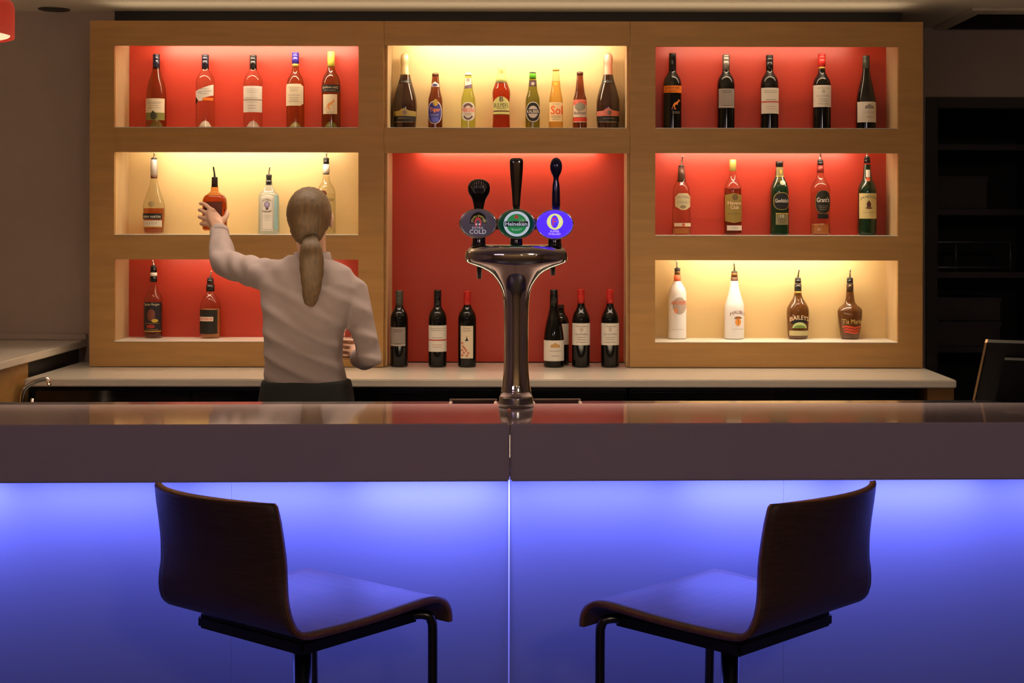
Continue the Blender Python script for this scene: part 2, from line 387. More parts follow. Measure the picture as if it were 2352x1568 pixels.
# ================================================================ BACK BENCH
BF = 5.57
bn = thing('back_bar_worktop', 'long cream worktop below the lit shelving, with wine bottles on it', 'worktop', (0, 0, 0))
bx0, bx1 = -1.955, (2198-VX)/F*BF
box('worktop_slab', bx0, bx1, BF, YB-.001, BZ-.032, BZ-.0015, STONE2, bn, .004)
box('end_panel', (2131-VX)/F*(BF+.03), (2192-VX)/F*(BF+.03), BF+.03, YB-.05, 0, BZ-.033, WOOD, bn, .002)
box('back_support', bx0, bx1-.2, YB-.06, YB-.03, 0, BZ-.033, DARK, bn)
FR = [(-1.94, -.735, 'leftmost black undercounter bottle fridge below the worktop'), (-.73, .32, 'black undercounter bottle fridge behind the beer tower, middle of three'), (.325, 1.42, 'rightmost black undercounter bottle fridge, next to the wooden end panel')]
for a, b, lab in FR:
    t = thing('bottle_fridge', lab, 'fridge', ((a+b)/2, 0, 0), 0, 'black bottle fridges under the worktop'); h = (b-a)/2-.004
    box('fridge_body', -h, h, BF+.09, YB-.07, 0.002, BZ-.045, BLACK, t, .004)
    for s in (-1, 1):
        d = box('door', min(0, s*h)+.003, max(0, s*h)-.003, BF+.05, BF+.088, .08, BZ-.052, BLACKG, t, .004)
        box('handle', s*.03-.008, s*.03+.008, BF+.03, BF+.0505, .45, .62, STEEL, d, .002)
# ================================================================ LEFT SIDE COUNTER
lc = thing('side_counter', 'pale side counter on a wooden support at the left wall', 'counter', (0, 0, 0))
LZ = EYE+(VY-783+1.8)/F*YL
box('countertop', -3.19, (202-VX)/F*YL, 4.72, YL-.002, LZ-.030, LZ, STONE2, lc, .003)
box('upstand', -3.19, (202-VX)/F*YL, YL-.022, YL-.002, LZ+.0005, LZ+.026, WALL, lc, .002)
box('support_panel', -3.1, -1.985, 4.76, 5.70, 0.0, LZ-.031, WOOD, lc, .002)
box('back_panel', -3.1, -1.985, 5.702, YL-.03, 0.0, LZ-.031, BLACK, lc)
# sink tap
tp = thing('sink_tap', 'chrome gooseneck tap at the left end of the worktop', 'tap', P(52, 1010, 5.15))
b0 = P(52, 1010, 5.15)
pts = curve_pts([P(q[0], q[1], 5.15)-b0 for q in [(52, 1000), (50, 930), (52, 905), (60, 890), (80, 877), (104, 870), (112, 875), (113, 884)]], 5)
tube('spout', pts, .0075, CHROME, tp, 10)
lathe('base', [(.026, 0), (.026, .012), (.014, .02), (.013, .10)], CHROME, tp, 20)
tube('lever', [P(52, 965, 5.15)-b0, P(72, 955, 5.12)-b0, P(74, 915, 5.12)-b0], .006, CHROME, tp, 8)
bs = thing('sink_cabinet', 'dark cabinet carrying the sink tap, between bar and side counter', 'cabinet', (b0.x-.05, 5.15, 0))
box('cabinet_body', .0, .55, -.25, .25, 0, b0.z-.001, BLACK, bs, .004)
box('door', .02, .53, -.27, -.251, .08, b0.z-.04, BLACKG, bs, .003)

# ================================================================ BAR COUNTER (turned slightly in plan)
CA = math.atan(.031); YC0 = 3.158
bc = thing('bar_counter', 'long polished bar counter with glowing blue glass front panels', 'bar counter', ((1172-VX)/F*YC0, YC0, 0), CA)
CT = 1.12; SL = .1235; CD = .352
for a, b in ((-2.3, -.0006), (.0006, 2.3)):
    box('countertop', a, b, 0, CD, CT-SL, CT, STONE, bc, .0035)
GLOW = mat('frosted_glass_front', (0.19, 0.19, 0.205), 0.28, spec=.5)
PY = .195
box('light_leak_strip', -.0015, .0015, PY-.003, PY+.012, .09, CT-SL-.0005, mat('light_leak_white', (.8, .8, .8), .3), bc)  # pale strip stands in for light leaking through the centre seam
for a, b in ((-2.28, -.6254), (-.625, -.0016), (.0016, .625), (.6254, 2.28)):
    box('front_panel', a, b, PY, PY+.012, .09, CT-SL-.0005, GLOW, bc)
box('carcass', -2.28, 2.28, PY+.013, CD-.02, 0, CT-SL-.001, BLACK, bc)
box('plinth', -2.28, 2.28, PY+.04, CD-.03, 0.0, .0895, BLACK, bc)
ld = box('service_ledge', -2.28, 2.28, CD+.0005, CD+.42, 1.045, 1.075, BLACKG, bc, .002)
box('bounce_surface', -2.28, 2.28, CD+.43, CD+1.02, .88, .90, mat('pale_bounce_top', (.75, .73, .70), .6), bc, .002)  # unseen pale reflector, added to bounce the lamp above it upwards
boxes('work_cabinet', [(-2.26, 2.26, CD+.44, CD+.98, .02, .879)], BLACK, bc)
BLUE = (0.14, 0.165, 1.0)
n = 12
for i in range(n):
    x = -2.2+4.4*(i+.5)/n
    pw = [.9, .7, 1.25, .8, .95, 1.3, .85, 1.2, 1.1, .75, 1.2, .9][i]
    a = area('led_strip_lamp', (x, PY-.075, CT-SL-.010), 4.4/n*.9, 4.5*pw, BLUE, rot=(math.radians(8), 0, 0), sy=.012, spread=164)
    a.parent = bc
boxes('led_channel', [(-2.25, 2.25, PY-.088, PY-.063, CT-SL-.008, CT-SL-.0005)], mat('led_channel_white', (.8, .8, .8), .5), bc)
def mat_tray(px0, px1, lab):
    Yt = 3.66; z0 = 1.0765
    x0 = (px0-VX)/F*3.75; x1 = (px1-VX)/F*3.75
    yr = YC0+((x0+x1)/2-(1172-VX)/F*YC0)*.031
    t = thing('bar_mat', lab, 'mat', ((x0+x1)/2, yr+CD+.125, z0), CA, 'rubber bar mats behind the tower')
    hw = (x1-x0)/2
    box('mat_base', -hw, hw, -.1, .1, 0, .006, mat('mat_rubber', (.03, .012, .01), .5), t, .002)
    boxes('mat_rim', [(-hw, hw, .092, .10, .0062, .028), (-hw, hw, -.10, -.092, .0062, .020), (-hw, -hw+.008, -.092, .092, .0062, .024), (hw-.008, hw, -.092, .092, .0062, .024)], mat('mat_rim_rubber', (.07, .03, .02), .6), t, .002)
mat_tray(1037, 1146, 'dark rubber bar mat left of the beer tower base')
mat_tray(1224, 1338, 'dark rubber bar mat right of the beer tower base')
# ================================================================ POS MONITOR (right)
mo = thing('till_screen', 'dark flat till screen leaning back with a tan edge at the far right', 'screen', (0, 0, 0))
TL = P(2262, 786, 3.95); BL = P(2228, 945, 4.02)
wdir = Vector((.92, -.39, 0)).normalized(); up = (TL-BL); nrm = wdir.cross(up).normalized()
if nrm.y < 0: nrm = -nrm
def slab(name, o, wv, uv, nv, m, parent):
    vs = [o, o+wv, o+wv+uv, o+uv]; vs += [v+nv for v in vs]
    return mesh(name, vs, [(0, 1, 2, 3), (7, 6, 5, 4), (0, 4, 5, 1), (1, 5, 6, 2), (2, 6, 7, 3), (3, 7, 4, 0)], m, parent)
slab('back_shell', BL+wdir*.004, wdir*.40, up, nrm*.022, mat('screen_shell', (.010, .009, .009), .75, spec=.15), mo)
slab('screen_edge', BL+wdir*.0-nrm*.002, wdir*.006+Vector((0, 0, 0)), up*1.0, nrm*.026, mat('tan_edge', (.30, .17, .07), .4), mo)
slab('back_cover', BL+wdir*.06+up*.1-nrm*.03, wdir*.28, up*.72, nrm*.0295, mat('screen_shell', (.010, .009, .009), .75, spec=.15), mo)
bp = BL+wdir*.2; bz = 1.0
st = mesh('stand', *tube_geo([(bp.x, bp.y+.03, bp.z+.05), (bp.x, bp.y+.04, .912)], .02, 12), BLACK, mo, True)
box('stand_base', bp.x-.09, bp.x+.09, bp.y-.02, bp.y+.14, .9055, .917, BLACK, mo, .003)
# ================================================================ BEER TOWER
TY = 3.45; TC = 1186.0; TX = (TC-VX)/F*TY; ts = TY/F
tw = thing('beer_tap_tower', 'polished chrome T-shaped beer tower with three lit badges on the bar', 'beer tower', (TX, TY, CT+.0005))
def tz(y): return EYE+(VY-y)*ts-CT
colp = [(909, 37.5, 37.5), (895, 34, 34), (880, 31.5, 31.5), (855, 29, 29), (830, 28, 28), (790, 27.8, 28), (750, 28, 28), (710, 29, 29), (690, 30, 30), (670, 33, 31), (655, 38, 33), (642, 46, 36), (630, 56, 40), (622, 68, 44), (614, 86, 49), (607, 105, 53), (602, 115, 55), (597, 117.5, 56), (588, 118, 57), (578, 116, 56), (570, 110, 53), (564.5, 98, 48), (561.5, 80, 40), (562.5, 50, 28), (563.5, 8, 5)]
lathe('column', [(r*ts, tz(y)) for y, r, d in colp], CHROME, tw, 64, 2.2, hy=[d*ts for y, r, d in colp])
bp_ = [(938, 40, 40), (937, 40.5, 40), (925, 40, 40), (914, 38.8, 38), (910, 38.3, 37)]
lathe('base_ring', [(r*ts, max(0, tz(y)) if i else 0) for i, (y, r, d) in enumerate(bp_)], mat('brushed_chrome', (.5, .47, .45), .16, metal=1), tw, 48)
LY = -.045    # badges stand a little forward of the column centre
def tl(px, py, dy=0.0):   # local tower coords at depth TY+dy
    Y = TY+dy; p = P(px, py, Y); return p-Vector((TX, TY, CT+.0005))
for px in (1138, 1233):
    a = tl(px-14, 515, LY+.02); b = tl(px+14, 515, LY+.02)
    box('crossbar', a.x, b.x, a.y-.006, a.y+.006, a.z-.012, a.z+.012, mat('dark_red_bar', (.05, .01, .01), .3), tw, .002)
for px, y0, w_ in ((1100, 540, 15), (1186, 543, 14), (1274, 540, 15)):
    a = tl(px, 542, LY+.03); b = tl(px, 566, LY+.045)
    lathe('tap_neck', [(w_*ts*1.25, b.z), (w_*ts*1.05, b.z+.006), (w_*ts, b.z+.012), (w_*ts, a.z+.03)], mat('black_chrome', (.10, .09, .09), .12, metal=1), tw, 20, off=(a.x, a.y))
for px, yb in ((1101, 640), (1270, 632)):
    a = tl(px, 598, .05); b = tl(px, yb, .05)
    tube('spout', [a, b], [.0065, .0055], mat('dark_nozzle', (.06, .045, .04), .3), tw, 12)
def rsup(a, b, d):
    def f(x, z, e):
        q = 1-(x/(a+.001))**2-(z/(b+.001))**2
        return -(d*math.sqrt(max(q, 0))+e)
    return f
WHT = mat('ink_white', (.75, .75, .78), .5); 
def glowing(name, c, s): return mat(name, c, .25, emit=(c, s))
badge = [(1098, 513, 40.5, 31.5, glowing('badge_grey', S(84, 72, 84), .5), 'dark grey badge'), (1186, 514, 41, 32, glowing('badge_green', S(10, 60, 42), .6), 'green badge'), (1274, 515, 41, 32, glowing('badge_violet', S(80, 45, 245), 1.1), 'glowing violet badge')]
for bi, (px, py, rx, ry, m, lab) in enumerate(badge):
    Yb_ = TY+LY; kb = Yb_/F; c = tl(px, py, LY)
    bd = bpy.data.objects.new('badge', bpy.data.meshes.new('badge'))
    a, b, d = rx*kb, ry*kb, .014
    vs, fs = [], []; R_, N_ = 8, 40
    for j in range(R_+1):
        t_ = math.sin(j/R_*math.pi/2)
        for i in range(N_):
            an = 2*math.pi*i/N_; vs.append((a*t_*math.cos(an), -d*math.sqrt(max(0, 1-t_*t_)), b*t_*math.sin(an)))
    for i in range(N_):
        an = 2*math.pi*i/N_; vs.append((a*1.02*math.cos(an), .012, b*1.02*math.sin(an)))
    for j in range(R_+1):
        for i in range(N_):
            q = j*N_+i; q2 = j*N_+(i+1) % N_; fs.append((q, q2, q2+N_, q+N_))
    fs.append(tuple(range((R_+1)*N_, (R_+2)*N_)))
    bd.data.from_pydata(vs, [], fs); bd.data.materials.append(m); COL.objects.link(bd); bd.parent = tw; bd.location = c; bd['label'] = lab
    for p_ in bd.data.polygons: p_.use_smooth = True
    rim_pts = [(a*1.03*math.cos(2*math.pi*i/40), .004, b*1.03*math.sin(2*math.pi*i/40)) for i in range(41)]
    tube('badge_rim', rim_pts, .0022, CHROME, bd, 6)
    A = Art(px, Yb_, 0, rsup(a, b, d), bd)
    A.loc = (lambda x, y, px=px, py=py, kb=kb: ((x-px)*kb, (py-y)*kb))
    if bi == 0:
        yl = glowing('badge_yellow', S(215, 190, 90), .5); wh = glowing('badge_white', S(205, 195, 205), .6); rd = glowing('badge_red', S(200, 60, 60), .5)
        A.oval('arch_field', 1099, 513, 20, 26, glowing('badge_black', (.01, .01, .01), .1), .3, bd, a0=0, a1=180, inner=.45)
        A.text("JOHN SMITH'S", 1099, 510, 44, 6.5, yl, .8, bd, .02, arc=13.5)
        A.oval('horseshoe', 1098.5, 511, 8, 12, rd, .7, bd, a0=-60, a1=240, inner=.55)
        A.text('EXTRA', 1098, 523, 25, 5, wh, .7, bd, .01); A.text('COLD', 1098, 532, 38, 10, wh, .7, bd, .03)
        A.rect('horseshoe_foot', 1093, 1097, 513, 517, wh, .8, bd); A.rect('horseshoe_foot', 1100, 1104, 513, 517, wh, .8, bd)
    elif bi == 1:
        wh = glowing('badge_silver', S(195, 205, 220), .7); gr = glowing('badge_bright_green', S(45, 140, 80), .6)
        A.oval('white_ring', 1187, 514, 30, 29, wh, .3, bd); A.oval('green_disc', 1187, 514, 23.5, 23, gr, .6, bd)
        A.rect('black_band', 1159, 1213, 508, 520, glowing('badge_black', (.01, .01, .01), .1), .9, bd)
        A.text('Heineken', 1186, 514, 50, 9.5, wh, 1.2, bd, .03)
        sp = []
        for k in range(10):
            r_ = 7 if k % 2 == 0 else 2.8; an = math.pi/2+k*math.pi/5; sp.append((1186.5+r_*math.cos(an), 498-r_*math.sin(an)))
        A.poly('red_star', sp, glowing('badge_red', S(200, 60, 60), .5), .9, bd)
        A.text('QUALITY', 1187, 527, 24, 4, wh, .9, bd, sag=-2)
    else:
        yl = glowing('badge_cream_yellow', S(225, 225, 140), .9); wh = glowing('badge_pink_white', S(235, 200, 255), .9)
        A.oval('yellow_ring', 1274.5, 509, 18.5, 18.5, yl, .5, bd, inner=.50)
        A.oval('violet_core', 1274, 509, 8.8, 14.5, m, 1.3, bd)
        A.text('F', 1273, 509, 9, 18, glowing('badge_magenta', S(215, 60, 110), .7), 1.9, bd, .04)
        A.text('SUPER', 1274, 531, 21, 4.2, wh, .7, bd, .01); A.text('CHILLED', 1273.5, 537, 28, 4.6, wh, .7, bd, .01)
# handles
HB = mat('handle_black_chrome', (.16, .14, .13), .10, metal=1.0); HK = mat('handle_black', (.012, .01, .01), .14, coat=.5)
def handle(pts, m, dyr, ex=2.4, lab=None):
    cx = pts[0][2] if len(pts[0]) > 2 else None
    pr = [(r*ts, tl(px, y, LY+.015).z) for (y, r, px) in pts]; a = tl(pts[0][2], pts[0][0], LY+.015)
    o = lathe('tap_handle', pr, m, tw, 28, ex, dy=dyr, off=(a.x, a.y))
    if lab: o['label'] = lab
    return o
pl = [(487, 10, 1100), (476, 11, 1100), (466, 13, 1100), (458, 15.5, 1100), (452, 19, 1100), (446, 22.5, 1100), (438, 25, 1100), (430, 25.5, 1100), (422, 23.5, 1100), (416, 18.5, 1100), (412.5, 12, 1100), (411, 3, 1100)]
h0 = handle(pl, HK, .38, 2.1, 'short black handle with a round fan-shaped head')
for k in range(9):     # ribs of the fan and bright studs round its edge
    an = math.radians(20+k*17.5); p0 = tl(1100, 432, 0); 
    a = tl(1100+20*math.cos(an)*.95, 434-18*math.sin(an), LY+.003); b = tl(1100+9*math.cos(an), 446-4*math.sin(an), LY+.001)
    tube('rib', [b, a], .0011, mat('rib_metal', (.35, .33, .33), .2, metal=1), h0, 6)
pm = [(484, 8, 1186), (470, 8.5, 1186), (455, 9.5, 1186), (440, 10.5, 1186), (425, 12, 1186), (405, 14, 1186), (388, 15, 1186), (375, 15.5, 1186), (369, 15.5, 1186), (365, 14, 1186), (363, 10, 1186)]
handle(pm, HB, .55, 3.0, 'tall chrome paddle handle')
prr = [(485, 9.5, 1277), (465, 9.5, 1277), (440, 9, 1277), (425, 8, 1277), (415, 6.3, 1277), (408, 6, 1277), (403, 8, 1277), (396, 11.5, 1277), (388, 13.7, 1277), (380, 14, 1277), (372, 12.5, 1277), (366, 9, 1277), (362, 4, 1277)]
handle(prr, mat('handle_blue_black', (.03, .025, .09), .12, coat=.5, metal=.4), .6, 2.0, 'blue-black handle with an oval knob')

# ================================================================ BAR STOOLS
SEATZ = .80
def make_stool(lab, loc, rz):
    t = thing('bar_stool', lab, 'stool', loc, rz, 'plywood bar stools at the counter')
    # profile (u forward from the rear corner line, z); the shell is one bent sheet
    Uc = .187    # local y of seat centre
    prof = [(-.068, 1.053, .060), (-.060, 1.02, .052), (-.052, .985, .044), (-.044, .945, .034), (-.041, .905, .026), (-.041, .872, .018), (-.036, .845, .010), (-.024, .820, .004), (-.004, .805, 0), (.02, .7995, 0), (.06, .798, -.004), (.13, .797, -.006), (.21, .798, -.005), (.28, .801, -.002), (.333, .803, 0), (.353, .801, 0), (.368, .794, 0), (.378, .782, 0), (.382, .768, 0), (.382, .756, 0)]
    pp = chaikin([(a, b) for a, b, c in prof], 1); cc = chaikin([(b, c) for a, b, c in prof], 1)
    HW = .178; NV = 20; vs = []; fs = []
    for i, (u, z) in enumerate(pp):
        c = cc[i][1]; hw = HW
        if i < 3: hw = HW-[.008, .003, .001][i]      # rounded top corners
        if z < .90: hw = HW+.011*min(1, (.90-z)/.07)
        for k in range(NV+1):
            v = -1+2*k/NV
            dz = 0
            if i < 16: uu = u-c*(1-v*v)*0.95+ (.0 if c < .001 else c*.25)
            else: uu = u; dz = c*(1-v*v)
            vs.append((v*hw, uu-Uc, z+dz))
    for i in range(len(pp)-1):
        for k in range(NV):
            a = i*(NV+1)+k; fs.append((a, a+1, a+NV+2, a+NV+1))
    sh = mesh('seat_shell', vs, fs, [PLY, PLYEDGE], t, True)
    so = sh.modifiers.new('thick', 'SOLIDIFY'); so.thickness = .0115; so.offset = 1; so.material_offset_rim = 1; so.use_even_offset = True
    if loc[0] is None: pass
    box('seat_pan', -.152, .152, .030-Uc, .340-Uc, SEATZ-.040, SEATZ-.0125, mat('seat_pan_black', (.012, .011, .012), .35, metal=.3), t, .006)
    tube('column', [(0, -.02, .03), (0, -.02, SEATZ-.038)], .0185, STEEL, t, 24)
    lathe('column_collar', [(.024, SEATZ-.065), (.028, SEATZ-.06), (.028, SEATZ-.0405)], BLACK, t, 24, off=(0, -.02))
    yl = .354-Uc
    for s in (-1, 1):
        pts = curve_pts([(s*.145, yl-.03, SEATZ-.025), (s*.165, yl-.016, SEATZ-.024), (s*.174, yl-.006, SEATZ-.036), (s*.175, yl-.003, SEATZ-.09), (s*.170, yl, .40), (s*.166, yl, .26), (s*.160, yl, .245)], 4)
        tube('footrest_leg', pts, .0095, STEEL, t, 12)
    tube('footrest_bar', [(-.163, yl, .245), (.163, yl, .245)], .0105, STEEL, t, 12)
    tube('footrest_stay', [(0, .015, .245), (0, yl+.004, .245)], .009, STEEL, t, 10)
    lathe('base_plate', [(.205, .0), (.21, .004), (.205, .010), (.06, .018), (.035, .03), (.03, .05)], STEEL, t, 48, off=(0, -.02))
    return t
make_stool('dark plywood bar stool on the left, turned towards the right', (-.458, 2.905, 0), -.680)
make_stool('dark plywood bar stool on the right, turned towards the left', (.350, 2.903, 0), .800)
# ================================================================ BOTTLES
def interp(pr, z):
    if z <= pr[0][1]: return pr[0][0]
    for (r0, z0), (r1, z1) in zip(pr[:-1], pr[1:]):
        if z0 <= z <= z1: return r0+(r1-r0)*((z-z0)/max(z1-z0, 1e-6))
    return pr[-1][0]
GL = {
 'clear': glass('clear_glass', (.93, .93, .88), .55), 'clear2': glass('clear_bluish_glass', (.80, .88, .95), .6, body=.12),
 'green': glass('pale_green_glass', (.60, .62, .36), .35), 'olive': glass('olive_glass', (.74, .70, .46), .4), 'beergreen': glass('beer_green_glass', (.78, .84, .46), .5),
 'brown': glass('brown_beer_glass', (.45, .24, .17), .5), 'cider': glass('red_amber_glass', (.66, .22, .13), .5),
 'amber': glass('amber_glass', (.72, .50, .30), .45), 'yellow': glass('clear_beer_glass', (.97, .91, .76), .6), 'kaliber': glass('moss_green_glass', (.50, .52, .25), .5),
 'dark': mat('black_wine_glass', (.004, .004, .0035), .05, spec=.35, coat=.15), 'darkgreen': mat('dark_green_glass', (.005, .018, .007), .06, spec=.35, coat=.2),
 'darkbrown': mat('dark_brown_glass', (.040, .014, .006), .06, coat=.2), 'champ': mat('champagne_brown_glass', (.022, .008, .004), .06, spec=.35, coat=.15),
 'white': mat('frosted_white_bottle', (.86, .84, .84), .35), 'liqueur': mat('liqueur_brown_glass', (.08, .03, .008), .08, spec=.35, coat=.2)}
LQ = {'whisky': glass('whisky_liquid', (.76, .40, .20), .6, body=.04), 'pale': glass('pale_gold_liquid', (.92, .62, .26), .7, body=.22), 'rum': glass('rum_liquid', (.62, .27, .13), .6, body=.04)}
CREAM = plain(S(225, 210, 180)); PAPER = plain(S(225, 218, 205)); GREY = plain(S(140, 130, 125)); INK = plain(S(60, 50, 45)); NIGHT = plain(S(14, 14, 16)); RED_ = plain(S(200, 50, 40)); GOLD = plain(S(190, 150, 70), .35, .5); SIL = plain(S(190, 185, 180), .25, .8); PALE = plain(S(150, 140, 125)); ORG = plain(S(225, 120, 30))
def shapefn(pr, ex, dy):
    def f(x, z, e):
        a = interp(pr, z)+e
        q = min(1, abs(x)/a); return -(a*dy)*(max(0, 1-q**ex))**(1/ex)-(e*(1-dy) if dy < 1 else 0)
    return f
def bottle(kind, label, cx, prof, gm, Y=6.18, zb=None, ybase=None, caps=(), ex=2.0, dy=1.0, group=None, liquid=None, pour=None, punt=None, rz=0, it=2, partname='glass_body'):
    """prof: (photo y, half width px) upwards; caps: (name, [(y, hw)], material); pour: (cx top, y top, y bottom)"""
    k = Y/F
    cxx = cx+0.0017*(300-VY)*0
    X = (cxx-VX)*k
    t = thing(kind, label, 'bottle', (X, Y, zb+.0006), 0, group)
    H = lambda y: EYE+(VY-(y-0.0017*(cx-VX)))*k-zb
    pr = [(prof[0][1]*k*.86, 0.0), (prof[0][1]*k, .004)]+[(hw*k, H(y)) for y, hw in prof[1:]]
    if pr[2][1] < .008: pr.pop(2)
    sm = chaikin(pr[1:], it); pr2 = [pr[0]]+sm
    g = lathe(partname, pr2, gm, t, 36, ex, dy)
    surf = shapefn(pr2, ex, dy)
    if liquid:
        ly, lm = liquid; zt = H(ly); lp = [(r*.93, z) for r, z in pr2 if z < zt-.001]; lp[0] = (lp[0][0], .005); lp = [q for q in lp if q[1] >= .005]
        lp.append((interp(pr2, zt)*.93, zt)); lathe('liquid', lp, lm, t, 28, ex, dy)
    if punt:
        hp, pm = punt; hp = hp+9; w0 = prof[0][1]*k
        lathe('base_punt', [(w0*.74, .0035), (w0*.62, hp*k*.45), (w0*.38, hp*k*.85), (w0*.12, hp*k)], pm, t, 24, ex, dy)
    for nm, cp, cm in caps:
        o = lathe(nm, [(hw*k, H(y)) for y, hw in cp], cm, t, 24)
    if pour:
        tx, ty, by = pour[:3]; cm = pour[3] if len(pour) > 3 else CHROME
        dx = (tx-cx)*k
        a = (0, 0, H(by)-.002); b = (dx*.25, 0, H(by-(by-ty)*.45)); c = (dx, -.003, H(ty))
        lathe('pourer_cork', [(6.2*k, H(by+9)), (6.6*k, H(by+2)), (7.0*k, H(by)), (6.6*k, H(by-1.5)), (3.0*k, H(by-3))], BLACK, t, 16)
        tube('pourer_spout', curve_pts([a, b, c], 4), [2.2*k]*4+[1.9*k]*4+[1.3*k], cm, t, 8)
    A = Art(cx, Y, zb+.0006, surf, t)
    return t, A
F1, F2, F3 = zU(293), zU(539.5), zU(784.5)
def screwcap(y0, y1, hw, m, ring=None):
    c = [('screw_cap', [(y0, hw), (y0-(y0-y1)*.55, hw), (y0-(y0-y1)*.57, hw*.94), (y0-(y0-y1)*.62, hw), (y0-(y0-y1)*.80, hw), (y0-(y0-y1)*.82, hw*.94), (y0-(y0-y1)*.86, hw), (y1+1, hw), (y1, hw*.85)], m)]
    return c
CAPM = lambda n, c, r=.25, me=.3: mat(n, c, r, metal=me)
NAVY = CAPM('cap_navy', S(22, 20, 38)); CBLK = CAPM('cap_black', S(22, 20, 20)); INDI = CAPM('cap_indigo', S(45, 35, 130)); LIME = CAPM('cap_lime', S(220, 215, 90), .4, 0); CRED = CAPM('cap_red', S(190, 35, 28), .3, .2); CGRY = CAPM('cap_grey', S(120, 112, 105), .3, .6); CGRN = CAPM('cap_grey_green', S(70, 72, 62), .4, .3)
PUNTG = glass('punt_glass', (.85, .88, .62), .8, body=.35); PUNTC = glass('punt_clear', (.98, .95, .82), .9, body=.45)  # diffuse part whitens the punts, in place of reflections in thick base glass
G1 = 'wine bottles in the upper left niche'
# ---- upper left niche
bd = lambda y0, hw, ys, hwn, yn: [(300, hw), (280, hw), (ys+12, hw), (ys, hw*.97), (ys-8, hw*.84), (ys-16, hw*.58), (ys-22, hwn*1.12), (yn, hwn)]
t, A = bottle('wine_bottle', 'slender olive wine bottle with cream and green label, leftmost in its red niche', 358.5, [(300, 22.5), (260, 23), (222, 22.5), (205, 20.5), (190, 17.5), (176, 13), (165, 10), (156, 8), (140, 7)], GL['olive'], zb=F1, caps=screwcap(158, 125, 8.2, NAVY), group=G1, punt=(13, PUNTG))
l = A.rect('label', 337, 380, 228, 277, plain(S(120, 118, 60)), .5); A.rect('upper_label', 337, 380, 227.5, 260, CREAM, .8, l); A.lines(342, 375, (236, 239, 244, 249), PALE, 1.1, l)
A.poly('crest', [(350, 268), (353, 260), (357, 255), (361, 259), (365, 262), (367, 270), (361, 276), (354, 275)], plain(S(50, 48, 30)), 1.2, l)
t, A = bottle('wine_bottle', 'clear wine bottle with a slanting white label and dark diamond', 471, bd(0, 21.5, 184, 7.6, 150), GL['clear'], zb=F1, caps=screwcap(159, 126, 8.2, NAVY), group=G1, punt=(11, PUNTC))
l = A.poly('label', [(451, 211), (471, 203), (491.5, 195), (491.5, 220), (470, 227), (469, 233), (460, 233), (451.5, 222)], PAPER, .5); A.text('PINOT GRIGIO', 473, 212, 32, 3, INK, 1, l, slope=.12)
A.lines(461, 484, (206, 217), PALE, 1.0, l); A.poly('dark_diamond', [(452, 224), (459, 232), (452.5, 243), (450.3, 236)], NIGHT, .6); A.rect('orange_patch', 470, 491, 226, 232, ORG, .5)
t, A = bottle('wine_bottle', 'clear wine bottle with a plain white label crossed by a grey line', 581, bd(0, 21.5, 184, 7.6, 150), GL['clear'], zb=F1, caps=screwcap(160, 127, 8.2, CBLK), group=G1, punt=(11, PUNTC))
l = A.rect('label', 560, 602.5, 199, 259, PAPER, .5); A.rect('label_line', 560, 602.5, 229, 232, PALE, .8, l); A.lines(565, 598, (206, 210, 214, 226, 236), plain(S(190, 180, 165)), .9, l); A.lines(572, 592, (244, 250), PALE, .9, l)
t, A = bottle('wine_bottle', 'wine bottle with an indigo cap and a cream label with clipped corners', 678, [(300, 20.5), (240, 20.5), (200, 20.5), (188, 19), (178, 15.5), (170, 10.5), (163, 8), (150, 7.4)], GL['olive'], zb=F1, caps=screwcap(147, 121, 8.2, INDI)+[('neck_ring', [(154, 7.8), (147, 7.9)], GOLD)], group=G1, punt=(9, PUNTG))
l = A.poly('label', [(657.6, 194), (692, 194), (697.5, 199), (697.5, 239), (692, 244), (657.6, 244)], CREAM, .5); A.text('Les Jamelles', 678, 220, 27, 5, GREY, .9, l); A.lines(665, 690, (202, 206, 210, 226, 231, 235), PALE, .9, l)
def roo(A, x, y, w, m, parent, e=1.1):
    q = [(0, 0), (.06, .10), (.14, .30), (.24, .50), (.38, .64), (.56, .70), (.70, .78), (.80, .92), (.82, 1.0), (.86, .92), (.90, .94), (.90, .88), (1.0, .82), (.98, .77), (.86, .77), (.80, .66), (.70, .56), (.74, .46), (.68, .40), (.64, .50), (.56, .46), (.44, .40), (.40, .26), (.44, .10), (.56, .04), (.54, 0), (.36, .02), (.30, .20), (.26, .34), (.16, .18), (.08, 0)]
    A.poly('kangaroo_emblem', [(x-w/2+w*a, y+w*.6-w*1.15*b) for a, b in q], m, e, parent)
t, A = bottle('wine_bottle', 'green wine bottle with a lime yellow cap and kangaroo label', 760, [(300, 21.5), (240, 21.5), (200, 21.5), (188, 20.5), (177, 17.5), (167, 11.5), (158, 8.4), (150, 7.8)], GL['green'], zb=F1, caps=[('foil_cap', [(153, 8.5), (121, 8.2), (119, 7)], LIME)], group=G1, punt=(10, PUNTG))
l = A.rect('neck_band_label', 739, 781, 196, 213, NIGHT, .5); A.text('[yellow tail]', 760, 202.5, 34, 6, CREAM, .9, l); A.text('PINOT GRIGIO', 760, 209, 26, 3.2, PALE, .9, l)
l = A.rect('label', 744, 776, 218, 263, CREAM, .5); roo(A, 761, 241, 22, plain(S(215, 140, 70)), l); A.lines(752, 769, (259,), PALE, .9, l)
